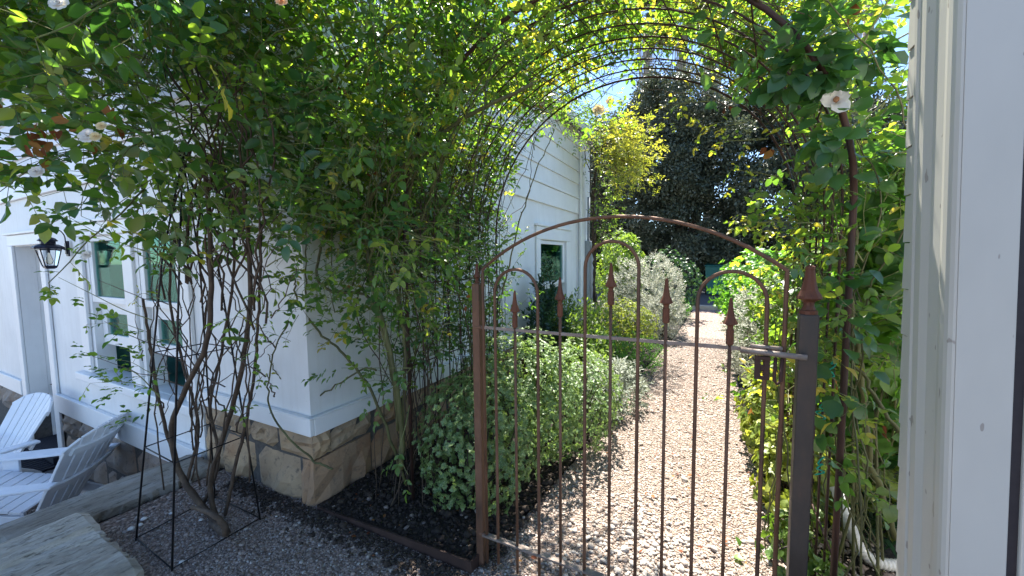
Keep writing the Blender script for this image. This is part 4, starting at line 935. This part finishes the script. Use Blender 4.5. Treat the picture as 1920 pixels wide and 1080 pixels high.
tw = MB(); LA, LB = Leaves(), Leaves()
def arch_start(t, off, yy): return np.array([AX + (AR + off)*math.cos(t), yy, AZ + (AR + off)*math.sin(t)]), np.array([math.cos(t), 0, math.sin(t)])
for k in range(270):
    p = np.array([AX - AR + rng.normal(-.05, .10), rng.uniform(1.65, 3.05), rng.uniform(.75, 1.75)]); shoot(LB if rng.random() < .5 else LA, tw, p, (rng.normal(-.2, .6), rng.normal(-.2, .6), .4), rng.uniform(.18, .4), rng.uniform(.030, .044), rng.uniform(.1, .6), .5, .045, .002)
for k in range(620):
    t = math.radians(184 - 92 * rng.random() ** 1.2); p, d = arch_start(t, rng.uniform(-.05, .28), rng.uniform(1.62, 3.15))
    shoot(LB if rng.random() < .35 else LA, tw, p, d * .9 + np.array([.15, -.2, .3]) + rng.normal(0, .4, 3), rng.uniform(.25, .5), rng.uniform(.038, .058), rng.uniform(.25, .9), .4, .055, .0020)
for k in range(420):
    t = math.radians(96 - 62 * rng.random()); p, d = arch_start(t, rng.uniform(.06, .24), rng.uniform(1.9, 3.1))
    shoot(LA, tw, p, d * 1.1 + np.array([.2, -.1, .1]) + rng.normal(0, .45, 3), rng.uniform(.2, .4), rng.uniform(.036, .052), rng.uniform(.35, .95), .25, .055, .0018)
for c, r, n in (((-1.72, 1.55, 2.42), (.42, .35, .60), 230), ((-1.55, 1.5, 1.75), (.28, .22, .40), 75), ((-1.35, 1.6, 2.85), (.5, .4, .35), 130)):
    P, D = ell(c, r, n, .2)
    for p, d in zip(P, D): shoot(LA if rng.random() < .65 else LB, tw, p, d + np.array([0, -.3, .4]), rng.uniform(.25, .5), rng.uniform(.038, .056), rng.uniform(.2, .85), .5, .055, .0024)
for k in range(55):
    shoot(LA, tw, aty(rng.uniform(960, 1120), rng.uniform(80, 225), rng.uniform(2.9, 3.5)), rng.normal(0, .6, 3) + np.array([.1, -.2, .2]), rng.uniform(.2, .4), rng.uniform(.034, .046), rng.uniform(.4, .95), .5, .05, .0018)
for k in range(60):
    u, v = rng.uniform(560, 880), rng.uniform(330, 620); y = 1.52 + (u - 560) / 320 * .3 + rng.normal(0, .04)
    shoot(LA if rng.random() < .6 else LB, tw, aty(u, v, y), rng.normal(0, .6, 3) + np.array([0, -.3, .2]), rng.uniform(.15, .3), rng.uniform(.03, .042), rng.uniform(.1, .6), .5, .05, .0018)
for u, v, y in ((700, 540, 1.66), (640, 560, 1.6), (760, 560, 1.7), (620, 500, 1.55), (720, 620, 1.7), (830, 560, 1.8), (560, 590, 1.42), (545, 640, 1.42), (700, 480, 1.62), (590, 470, 1.5)):
    shoot(LA, tw, aty(u, v, y), rng.normal(0, .6, 3) + np.array([0, -.4, .2]), rng.uniform(.15, .3), .033, rng.uniform(.2, .7), .5, .05, .002)
for path_ in (px((770, 690, 1.68), (730, 690, 1.62), (690, 690, 1.56), (640, 690, 1.5)), px((770, 690, 1.68), (745, 720, 1.6), (720, 740, 1.52), (716, 770, 1.5)), px((768, 760, 1.66), (760, 800, 1.58), (748, 850, 1.52), (765, 890, 1.5))):
    q = spline(path_, 14); tw.tube(q, np.linspace(.003, .0015, len(q)), 4, False)
for u, v, y, dx in ((640, 690, 1.5, -1), (620, 690, 1.48, -1), (660, 700, 1.52, -.6), (690, 690, 1.55, .2), (720, 720, 1.52, .3), (715, 760, 1.5, .1), (700, 740, 1.5, -.3), (740, 690, 1.6, .6), (745, 860, 1.52, -.6), (765, 885, 1.5, .3), (750, 840, 1.5, .3), (600, 700, 1.46, -1)):
    compound_leaf(LA, aty(u, v, y), np.array([dx, -.3, -.55]) + rng.normal(0, .15, 3), .042, np.array([-.2, -.5, .8]), rng.uniform(.35, .6))
tw.build('twigs', MT['twig'], rb_, kind='stuff')
LA.build(rb_, MT['rose'], ROSE, 210); LB.build(rb_, MT['rosedark'], ROSE, 90)
LD = Leaves()
for u, v, y, n in ((850, 190, 1.8, 3), (700, 320, 1.6, 2), (650, 530, 1.58, 3), (742, 500, 1.68, 3), (690, 150, 1.5, 2), (1010, 200, 2.2, 2), (640, 175, 1.4, 2), (880, 560, 1.75, 2), (760, 150, 1.6, 2)):
    for k in range(n): LD.add(aty(u, v, y) + rng.normal(0, .015, 3), unit(rng.normal(0, 1, 3) + np.array([0, 0, -1.])), unit(rng.normal(0, 1, 3)), rng.uniform(.03, .045), rng.random())
LD.build(rb_, MT['dry'], ROSE, 0, 'dead_leaves')

# --- the rose on the right arch leg
rc = thing('climbing_rose', 'climbing rose with broad dark leaves winding up the right arch leg', 'climbing rose', (.5, 2.0, 0))
cb = MB()
for k in range(13):
    yy = rng.uniform(1.75, 2.95); x0 = AX + AR + rng.normal(.04, .07); pts = [(x0 + rng.normal(.05, .08), yy, .0), (x0 + rng.normal(0, .05), yy + rng.normal(0, .08), .6), (x0 + rng.normal(0, .05), yy + rng.normal(0, .1), 1.2)]
    rr = AR + rng.normal(.05, .05)
    for a in np.arange(0, rng.uniform(20, 100), 18): t = math.radians(a); pts.append((AX + rr*math.cos(t) + rng.normal(0, .03), yy + rng.normal(0, .12), AZ + rr*math.sin(t)))
    cane(cb, pts, rng.uniform(.002, .004), .0016, 44, .006, 5)
cane(cb, px((1680, 1010, 2.15), (1640, 880, 2.1), (1620, 720, 2.05), (1600, 600, 2.0), (1600, 400, 2.0)), .013, .008, 24, .006)
cane(cb, px((1700, 830, 1.9), (1640, 740, 1.95), (1590, 660, 2.0), (1570, 560, 2.0)), .008, .005, 20, .006)
for k in range(5): cane(cb, [aty(rng.uniform(1600, 1690), rng.uniform(980, 1040), rng.uniform(2.0, 2.4)), aty(rng.uniform(1590, 1680), rng.uniform(850, 930), rng.uniform(2., 2.5)), aty(rng.uniform(1540, 1640), rng.uniform(700, 800), rng.uniform(2., 2.6))], .003, .002, 12, .01, 5)
cb.build('cane', MT['cane'], rc, True)
tw = MB(); LA, LB, LC = Leaves(), Leaves(), Leaves()
for k in range(380):
    if rng.random() < .5: t = math.radians(rng.uniform(0, 62)); p, d = arch_start(t, rng.uniform(.0, .14), rng.uniform(1.75 + (.7 if t > .35 else 0), 3.0))
    else: p = np.array([AX + AR + rng.normal(.05, .09), rng.uniform(1.8, 3.0), rng.uniform(.7, 1.75)]); d = np.array([rng.normal(0, .6), rng.normal(0, .5), .3])
    shoot(LA if rng.random() < .7 else LB, tw, p, d * .7 + np.array([0, -.2, .25]) + rng.normal(0, .45, 3), rng.uniform(.18, .38), rng.uniform(.034, .05), rng.uniform(.3, .9), .5, .05, .0020)
for u, v, y, dx in ((1340, 190, 2.6, -1), (1400, 230, 2.6, -1), (1440, 260, 2.7, -1), (1480, 420, 2.6, -.6), (1460, 330, 2.7, -.8), (1500, 440, 2.7, -.6), (1480, 500, 2.8, -.5)):
    for k in range(2): shoot(LA, tw, aty(u, v, y), (dx, -.2, .1), .28, .036, .9, .5, .05, .002)
for c, r, n in (((.36, 1.82, 2.24), (.16, .14, .20), 150), ((.24, 1.74, 2.16), (.13, .08, .10), 70), ((.34, 1.74, 1.95), (.07, .06, .18), 34), ((.44, 1.85, 1.85), (.12, .12, .20), 40), ((.42, 1.80, 1.2), (.10, .10, .42), 60), ((.10, 1.9, 2.45), (.2, .15, .12), 30)):
    P, D = ell(c, r, n, .2)
    for p, d in zip(P, D): LB.add(p, unit(d + np.array([0, -.3, -.5]) + rng.normal(0, .4, 3)), unit(d * .5 + np.array([.1, -.4, .7]) + rng.normal(0, .35, 3)), rng.uniform(.05, .075), rng.uniform(.05, .55))
for k in range(18): LB.add(aty(rng.uniform(1310, 1420), rng.uniform(90, 200), rng.uniform(1.85, 2.2)), unit(rng.normal(0, .5, 3) + np.array([-.3, -.2, -.9])), unit(rng.normal(0, .5, 3) + np.array([0, -.6, .5])), rng.uniform(.045, .065), rng.uniform(.2, .9))
for path_ in (px((1560, 130, 1.9), (1620, 110, 1.9), (1680, 75, 1.88), (1722, 52, 1.86)), px((1600, 120, 1.9), (1630, 60, 1.9), (1660, 10, 1.9), (1690, -60, 1.9)), px((1470, 60, 2.0), (1500, 20, 2.0), (1520, -30, 2.0))):
    q = spline(path_, 16); tw.tube(q, np.linspace(.005, .0025, len(q)), 5, False)
for u, v, y in ((1650, 95, 1.9), (1690, 70, 1.88), (1705, 30, 1.88), (1640, 40, 1.9), (1585, 60, 1.95), (1560, 90, 1.95), (1500, 30, 2.0), (1540, 30, 2.0), (1690, 110, 1.86), (1610, 12, 1.95)):
    compound_leaf(LA, aty(u, v, y), rng.normal(0, .6, 3) + np.array([.2, -.1, .3]), .036, np.array([.2, -.3, 1.]), rng.uniform(.3, 1), 3)
tw.build('twigs', MT['twig'], rc, kind='stuff')
for Q in (LA, LB):                                               # the top of this leg is thin, sky shows beside the pole
    ok = [i for i, p in enumerate(Q.p) if not (p[0] > .225 * p[1] and p[2] > 1.5 + .40 * p[1] and rng.random() < .85)]
    for nm in 'pdnst': setattr(Q, nm, [getattr(Q, nm)[i] for i in ok])
LA.build(rc, MT['rose'], ROSE, 120); LB.build(rc, MT['rosedark'], BROAD, 180)
LD = Leaves()
for u, v, y, n in ((1605, 12, 1.9, 2), (1360, 110, 2.6, 2), (1445, 280, 2.5, 3), (1365, 205, 2.5, 2), (1405, 765, 2.6, 2), (1665, 812, 1.95, 2), (1560, 700, 2.2, 2)):
    for k in range(n): LD.add(aty(u, v, y) + rng.normal(0, .012, 3), unit(rng.normal(0, .5, 3) + np.array([0, 0, -1.])), unit(rng.normal(0, 1, 3)), rng.uniform(.04, .055), rng.random())
LD.build(rc, MT['dry'], BROAD, 0, 'dead_leaves')
# the big open white bloom
fc = aty(1566, 190, 1.74); fb = None
for k, (ang, ln, wd) in enumerate(((165, .044, .027), (85, .028, .020), (-58, .050, .026), (22, .035, .019))):
    t = math.radians(ang); o = np.array([math.cos(t), -.25, math.sin(t)]); s = np.array([-math.sin(t), 0, math.cos(t)]); V, F = [], []
    for i in range(6):
        f = i / 5
        for j in range(5):
            g_ = j / 2 - 1; V.append(fc + o * ln * f + s * g_ * wd * (.25 + .75 * math.sin(PI * min(.92, f * .8 + .12))) + np.array([0, -.012 * f * f + .008 * math.sin(g_ * 4 + k), 0]) + rng.normal(0, .0012, 3))
    F = [(i*5+j, i*5+j+1, i*5+j+6, i*5+j+5) for i in range(5) for j in range(4)]
    if fb is None: fb = MB().lathe([(.002, -.008), (.008, -.002), (.009, .006), (.003, .012)], tuple(fc + np.array([0, -.012, 0])), 10).build('flower', MT['stamen'], rc, True, label='large open white bloom with a brown centre')
    me = np_mesh('petal', np.array(V) - np.array(ORIGIN[fb.name]), np.array(F), np.full(30, .8), True); link('petal', me, MT['petal'], fb)

# ================================================================== SHRUBS
def stems(parent, c, r, n=14, mat='bark', rad=.007):
    b = MB()
    for k in range(n):
        d = unit(rng.normal(0, 1, 3) * np.array([1, 1, .5]) + np.array([0, 0, .6])); q = np.array(c) + d * np.array(r) * .8; p0 = np.array([c[0] + rng.normal(0, .05), c[1] + rng.normal(0, .05), 0.])
        b.tube(spline([p0, (p0 + q) / 2 + rng.normal(0, .04, 3), q], 8), np.linspace(rad, rad * .4, 8), 5, False)
    b.build('stem', MT[mat], parent, True, kind='stuff')
def lumpy(c, r, n, inner=.3, lump=.14, seed=0):
    """points in an uneven crown: mostly near its skin, some deeper"""
    d = unit(rng.normal(0, 1, (n, 3))); ph = rng.uniform(0, 6.3, 6)
    f = 1 + lump * (np.sin(d[:, 0]*5 + ph[0]) * np.sin(d[:, 1]*6 + ph[1]) + .7 * np.sin(d[:, 2]*8 + ph[2] + d[:, 0]*7) + .5 * np.sin(d[:, 1]*13 + ph[3]) * np.sin(d[:, 2]*12 + ph[4]))
    rad = np.where(rng.random(n) < inner, rng.uniform(.45, .9, n), rng.uniform(.88, 1.03, n)) * f
    return np.array(c) + d * rad[:, None] * np.array(r), d
def rosettes(L, P, D, per, size, tint, cup=.5, sp=.22):
    for p, d in zip(P, D):
        d = unit(d + np.array([0, 0, .35]) + rng.normal(0, .35, 3)); a = unit(np.cross(d, [.3, .1, 1.])); b = np.cross(d, a); t0 = rng.uniform(0, 6.3); tt = rng.uniform(*tint)
        for k in range(per):
            t = t0 + 2 * PI * k / per + rng.normal(0, .25); o = a * math.cos(t) + b * math.sin(t); lift = rng.uniform(cup - sp, cup + sp)
            L.add(p - d * rng.uniform(0, size * .5), unit(o + d * lift), unit(d - o * lift * .6 + rng.normal(0, .15, 3)), size * rng.uniform(.7, 1.15), np.clip(tt + rng.normal(0, .1), 0, 1))
def sprig(L, P, D, per, size, tint, up=.5):
    """short upright shoots set with narrow leaves"""
    for p, d in zip(P, D):
        d = unit(d * (1 - up) + np.array([0, 0, up]) + rng.normal(0, .2, 3)); tt = rng.uniform(*tint); a = unit(np.cross(d, [.3, .1, 1.])); b = np.cross(d, a)
        for k in range(per):
            t = k * 2.4 + rng.uniform(0, .5); o = a * math.cos(t) + b * math.sin(t); f = k / per
            L.add(p + d * size * 2.2 * f, unit(o * (1 - .5 * f) + d * (.5 + .5 * f)), unit(d - o * .4), size * rng.uniform(.7, 1.1), np.clip(tt + rng.normal(0, .1), 0, 1))
def shrub(name, label, cat, blobs, mat, shape, fn, n, per, size, tint, singles=0, inner=.3, base=None, group=None, lump=.14, stem='bark', nst=12, **kw):
    c0 = blobs[0][0]; t = thing(name, label, cat, (c0[0], c0[1], 0), group); L = Leaves(); tot = sum(b[1][0]*b[1][1] + b[1][0]*b[1][2] + b[1][1]*b[1][2] for b in blobs)
    for c, r in blobs:
        P, D = lumpy(c, r, int(n * (r[0]*r[1] + r[0]*r[2] + r[1]*r[2]) / tot), inner, lump); ok = P[:, 2] > .02; fn(L, P[ok], D[ok], per, size, tint, **kw); stems(t, c, r, nst, stem)
    L.build(t, MT[mat], shape, singles); return t
shrub('variegated_shrub', 'rounded shrub of small pale edged leaves behind the hinge side of the gate', 'shrub', [((-1.26, 2.0, .40), (.38, .38, .42)), ((-1.26, 2.5, .50), (.48, .45, .46)), ((-.98, 2.95, .38), (.36, .55, .42))], 'pitto', OBO, rosettes, 6200, 8, .0215, (.1, .9), 300, .3, lump=.09)
shrub('silver_plant', 'low silvery grey plant spilling onto the path past the variegated shrub', 'plant', [((-.86, 3.95, .10), (.22, .55, .26)), ((-1.0, 3.6, .16), (.2, .3, .28))], 'silver', BLADE, sprig, 620, 9, .05, (.1, .9), 0, .2, up=.4)
shrub('ground_cover', 'bright green moss-like mound at the path edge', 'plant', [((-.92, 5.4, .14), (.32, .6, .27)), ((-1.15, 5.0, .16), (.3, .3, .28))], 'bright', QUAD, sprig, 1500, 7, .022, (.1, .9), 0, .15, up=.5)
shrub('lime_shrub', 'clipped yellow-green ball shrub left of the path', 'shrub', [((-1.28, 6.5, .38), (.50, .5, .40))], 'lime', QUAD, rosettes, 1500, 7, .030, (.05, .95), 0, .2)
shrub('silver_bush', 'pale silver-grey bush beside the far end of the path', 'shrub', [((-1.20, 8.1, .70), (.66, .7, .74)), ((-.85, 7.6, .4), (.38, .5, .42))], 'palesilver', BLADE, sprig, 2300, 9, .045, (.05, .95), 0, .25, up=.35)
shrub('leafy_shrub', 'fresh green shrub under the house side window', 'shrub', [((-1.65, 5.1, .42), (.40, .5, .46)), ((-1.45, 4.55, .30), (.3, .35, .34))], 'mid', BLADE, sprig, 620, 8, .075, (.05, .9), 0, .3, up=.45)
shrub('dark_shrub', 'dark upright shrub with glossy pointed leaves before the side window', 'shrub', [((-1.82, 4.45, .50), (.20, .3, .50)), ((-1.88, 4.55, 1.05), (.07, .08, .30))], 'deep', BLADE, sprig, 230, 12, .075, (.05, .9), 0, .3, up=.75)
shrub('tall_shrub', 'tall sunlit green shrub between the house corner and the silver bush', 'shrub', [((-1.95, 9.1, 1.0), (.55, .7, .95)), ((-1.75, 8.6, 1.55), (.4, .4, .5))], 'mid', QUAD, rosettes, 1500, 7, .06, (.2, 1.), 0, .3)
shrub('broadleaf_shrub', 'green shrub rising behind the silver bush', 'shrub', [((-1.0, 10.2, .85), (.75, .6, .80))], 'deep', QUAD, rosettes, 900, 7, .06, (.2, 1.), 0, .3)
shrub('ground_cover', 'dark green low mound where the path meets the kerb', 'plant', [((-.80, 10.6, .10), (.26, 1.1, .26))], 'bright', QUAD, sprig, 1000, 7, .035, (.0, .5), 0, .2, up=.5)
shrub('citrus_shrub', 'light green leafy shrub leaning over the right side of the path', 'shrub', [((.62, 6.4, .95), (.60, .8, .62)), ((.55, 5.6, .8), (.4, .5, .5))], 'bright', OBO, rosettes, 1300, 7, .065, (.3, 1.), 0, .3)
shrub('leafy_shrub', 'leafy green shrub behind the gate latch, tips against the dark oak', 'shrub', [((.78, 3.9, 1.12), (.46, .5, .46)), ((.70, 3.5, .75), (.36, .4, .55))], 'mid', OBO, rosettes, 900, 7, .058, (.2, 1.), 120, .3)
shrub('silver_bush', 'soft grey-green bush on the right of the path, behind the latch', 'shrub', [((.50, 4.75, .66), (.33, .6, .50))], 'palesilver', BLADE, sprig, 1150, 9, .036, (.0, .7), 0, .25, up=.35)
shrub('round_leaf_plant', 'low plant with round lime leaves at the right path edge', 'plant', [((.44, 3.55, .28), (.24, .6, .38)), ((.42, 2.75, .22), (.18, .40, .32))], 'lime', BROAD, rosettes, 620, 6, .048, (.2, 1.), 120, .3, cup=.3)
shrub('ground_cover', 'lime leaved ground cover under the canes beside the near doorway', 'plant', [((.84, 3.2, .26), (.40, .5, .42)), ((.78, 2.72, .12), (.22, .22, .24))], 'lime', BROAD, rosettes, 420, 6, .042, (.0, .8), 80, .3, cup=.3)
shrub('round_leaf_plant', 'small green plant at the foot of the latch post', 'plant', [((.38, 2.15, .12), (.14, .3, .18)), ((.44, 1.9, .1), (.12, .15, .16))], 'mid', BROAD, rosettes, 240, 6, .032, (.2, .8), 60, .3, cup=.3)
shrub('leafy_shrub', 'dense sunlit shrub filling the bed behind the right arch leg', 'shrub', [((1.35, 4.2, 1.05), (.62, 1.1, 1.05)), ((.95, 3.3, .55), (.38, .5, .55)), ((1.6, 5.6, 1.2), (.7, .8, 1.0))], 'mid', OBO, rosettes, 2100, 7, .06, (.3, 1.), 0, .3)
t = shrub('hibiscus', 'big-leaved green shrub between the right arch leg and the near doorway', 'shrub', [((.82, 2.75, 1.40), (.27, .45, .60)), ((.86, 2.95, .80), (.28, .45, .60)), ((.64, 2.2, 1.58), (.13, .2, .38)), ((.66, 2.4, 1.1), (.13, .25, .4))], 'broad', BROAD, rosettes, 640, 6, .072, (.0, 1.), 170, .4, cup=.25, stem='cane', nst=3)
b = MB()
for k in range(7):
    x, y = .88 + rng.normal(0, .06), 2.85 + rng.normal(0, .12); b.tube(spline([(x, y, 0), (x + rng.normal(0, .08), y + rng.normal(0, .08), .8), (x + rng.normal(-.05, .12), y + rng.normal(-.1, .12), 1.9)], 14), np.linspace(.014, .005, 14), 6)
b.build('stem', MT['cane'], t, True)
rp = thing('agapanthus', 'clump of long arching strap leaves by the drain pipe', 'plant', (.8, 2.55, 0)); L = Leaves()
for k in range(44):
    a = rng.uniform(0, 6.3); d = unit(np.array([math.cos(a), math.sin(a), rng.uniform(.6, 1.8)])); L.add(np.array([.84, 2.6, .02]) + rng.normal(0, .08, 3) * np.array([1, 1, 0]), d, unit(np.array([-d[0]*.5, -d[1]*.5, 1])), rng.uniform(.28, .5), rng.random())
L.build(rp, MT['deep'], blade_shape(.035, .25), 40)

# wisteria hanging from the far corner of the house
wi = thing('wisteria', 'golden green wisteria hanging from the far upper corner of the house', 'climber', (-1.95, 6.8, 0)); tw = MB(); LA, LB = Leaves(), Leaves()
for k in range(110):
    p = np.array([-1.95 + rng.uniform(0, .5), rng.uniform(6.2, 7.2), rng.uniform(2.9, 3.75)]); shoot(LA, tw, p, (rng.uniform(.5, 1.2), rng.normal(-.1, .4), rng.uniform(-.4, .4)), rng.uniform(.4, 1.0), .062, rng.uniform(.1, .9), .55, .085, .004, 9)
for k in range(90):
    p = np.array([-1.98 + rng.uniform(0, .35), rng.uniform(6.3, 7.2), rng.uniform(1.9, 3.9)]); shoot(LB, tw, p, (rng.uniform(.1, .8), rng.normal(0, .5), -.3), rng.uniform(.25, .5), .06, rng.uniform(.1, .9), .5, .08, .004, 7)
for k in range(80):
    p = np.array([-1.9, rng.uniform(4.2, 6.8), rng.uniform(3.3, 3.9)]); shoot(LB, tw, p, (rng.uniform(.1, .6), rng.normal(-.3, .4), -.2), rng.uniform(.25, .4), .055, rng.uniform(.1, .7), .5, .08, .004, 7)
for k in range(5): cane(tw, [(-1.9 + rng.normal(0, .05), 7.1 + rng.normal(0, .08), 0), (-1.95, 7.1, 1.2), (-1.95 + rng.normal(0, .05), 7.05, 2.4), (-1.8 + rng.normal(0, .1), 6.8, 3.4)], .016, .008, 20, .02)
tw.build('stem', MT['oldcane'], wi)
LA.build(wi, MT['gold'], BLADE); LB.build(wi, MT['mid'], BLADE)
rose_flower(wi, aty(1122, 207, 5.6), .085, MT['cream'], (.1, -.9, .2)); rose_flower(wi, aty(1144, 190, 5.7), .06, MT['cream'], (.1, -.9, .3))

# ================================================================== TREES
def tree(name, label, base, crown, r, clumps, leaves, size, mat, trunk=.28, cr=.55, flat=.7, lean=(0, 0)):
    t = thing(name, label, 'tree', base); b = MB(); c = np.array(crown)
    top = c + np.array([0, 0, r[2] * .3]); b0 = np.array(base, float)
    b.tube(spline([b0 + np.array([0, 0, -.2]), b0 + (c - b0) * .35 + np.array([lean[0], lean[1], 0]), top], 16), np.linspace(trunk, trunk * .35, 16), 10)
    P, D = lumpy(crown, r, clumps, .42, .16)
    for k in range(0, clumps, max(1, clumps // 9)):
        s = b0 + (c - b0) * rng.uniform(.25, .75); q = P[k]; b.tube(spline([s, (s + q) / 2 + rng.normal(0, .25, 3), q], 10), np.linspace(trunk * .36, .02, 10), 6, False)
    b.build('trunk', MT['bark'], t, True)
    per = leaves // clumps; n = clumps * per; cc = np.repeat(P, per, 0); dd = unit(rng.normal(0, 1, (n, 3))); rad = rng.random(n) ** .45 * np.repeat(rng.uniform(.6, 1.25, clumps) * cr, per)
    pos = cc + dd * rad[:, None] * np.array([1, 1, flat]); L = Leaves()
    L.addmany(pos, unit(dd + rng.normal(0, .7, (n, 3)) + np.array([0, 0, -.2])), unit(rng.normal(0, .7, (n, 3)) + np.array([0, 0, .8])), size * rng.uniform(.6, 1.25, n), np.clip(np.repeat(rng.random(clumps), per) * .5 + rng.random(n) * .5, 0, 1))
    L.build(t, MT[mat], QUAD, 0, 'crown', smooth=False); return t
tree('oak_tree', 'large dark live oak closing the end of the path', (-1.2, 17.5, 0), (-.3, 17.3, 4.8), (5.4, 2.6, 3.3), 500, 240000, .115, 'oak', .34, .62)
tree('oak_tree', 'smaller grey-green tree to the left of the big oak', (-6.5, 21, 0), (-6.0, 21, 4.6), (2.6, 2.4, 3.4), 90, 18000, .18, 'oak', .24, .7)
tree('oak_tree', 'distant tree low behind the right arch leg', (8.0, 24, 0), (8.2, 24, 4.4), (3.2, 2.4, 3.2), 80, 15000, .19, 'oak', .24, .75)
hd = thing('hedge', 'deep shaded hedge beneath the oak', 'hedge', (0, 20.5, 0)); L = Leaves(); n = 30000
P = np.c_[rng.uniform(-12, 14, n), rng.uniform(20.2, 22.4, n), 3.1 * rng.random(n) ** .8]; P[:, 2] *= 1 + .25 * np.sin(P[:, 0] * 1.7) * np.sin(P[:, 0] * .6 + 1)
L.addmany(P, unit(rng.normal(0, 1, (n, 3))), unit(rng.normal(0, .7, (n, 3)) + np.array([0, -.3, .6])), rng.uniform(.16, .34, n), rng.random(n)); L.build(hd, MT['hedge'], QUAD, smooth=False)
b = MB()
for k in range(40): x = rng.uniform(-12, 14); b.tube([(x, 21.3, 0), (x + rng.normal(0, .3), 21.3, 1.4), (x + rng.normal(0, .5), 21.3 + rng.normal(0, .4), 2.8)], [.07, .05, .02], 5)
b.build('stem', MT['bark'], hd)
for u, lab in ((1212, 'palm with a hanging skirt of dry fronds, left of centre under the arch top'), (1335, 'palm with a dry skirt right of the other palm, under the arch top'), (1278, 'slimmer palm skirt between the two other palms')):
    q = aty(u, 105, 27.); pt = thing('palm_tree', lab, 'palm tree', (q[0], 27, 0)); tz = q[2] + 1.6
    MB().tube([(q[0], 27, -.3), (q[0] + .1, 27, tz * .5), (q[0], 27, tz)], [.30, .22, .2], 10).build('trunk', MT['thatch'], pt, True)
    b = MB()
    for k in range(190):
        a = rng.uniform(0, 6.3); r_ = rng.uniform(.2, .6); z0 = tz - rng.uniform(0, 4.2); ln = rng.uniform(.8, 1.7); x, y = q[0] + r_*math.cos(a), 27 + r_*math.sin(a)
        b.add([(x-.03, y, z0), (x+.03, y, z0), (x + rng.normal(0, .1), y, z0 - ln)], [(0, 1, 2)])
    b.build('dry_skirt', MT['thatch'], pt, kind='stuff')
    L = Leaves()
    for k in range(34):
        a = rng.uniform(0, 6.3); e = rng.uniform(-.1, 1.2); d = unit(np.array([math.cos(a), math.sin(a), e])); hub = np.array([q[0], 27, tz + .1]) + d * 1.0
        for j in range(14): f = (j - 6.5) / 6.5 * 1.2; s = unit(np.cross(d, [0, 0, 1.])); L.add(hub, unit(d * math.cos(f) + s * math.sin(f) + np.array([0, 0, -.1])), unit(np.array([0, 0, 1.]) + rng.normal(0, .1, 3)), 1.0, rng.random())
    L.build(pt, MT['deep'], blade_shape(.06, .25), 0, 'crown')

# litter
lt_ = thing('leaf_litter', 'dry leaf litter scattered over the bed and path edges', 'leaf litter', (-1, 2, 0)); L = Leaves(); n = 260
P = np.c_[np.where(rng.random(n) < .6, rng.uniform(-2.0, -.75, n), rng.uniform(-.75, .5, n)), rng.uniform(1.3, 4.5, n), np.full(n, .022)]
L.addmany(P, unit(rng.normal(0, 1, (n, 3)) * np.array([1, 1, .15])), unit(rng.normal(0, .25, (n, 3)) + np.array([0, 0, 1.])), rng.uniform(.012, .032, n), rng.random(n)); L.build(lt_, MT['dry'], ROSE, 0, 'litter'); lt_['kind'] = 'stuff'
# fallen leaves on the gravel
for u, v, lab in ((1388, 1024, 'green fallen leaf standing on the sunlit gravel'), (1376, 1042, 'yellow-green fallen leaf lying flat on the sunlit gravel')):
    c = atz(u, v, .016); L1 = Leaves(); bv, bf, br = BROAD; me = np_mesh('fallen_leaf', bv * .045, bf, np.full(len(bv), .9 if v > 1030 else .5), True, br); o = link('fallen_leaf', me, MT['broad'], None, tuple(c))
    o.rotation_euler = (.2 if v > 1030 else 1.0, .15, rng.uniform(0, 6)); tag(o, lab, 'leaf')
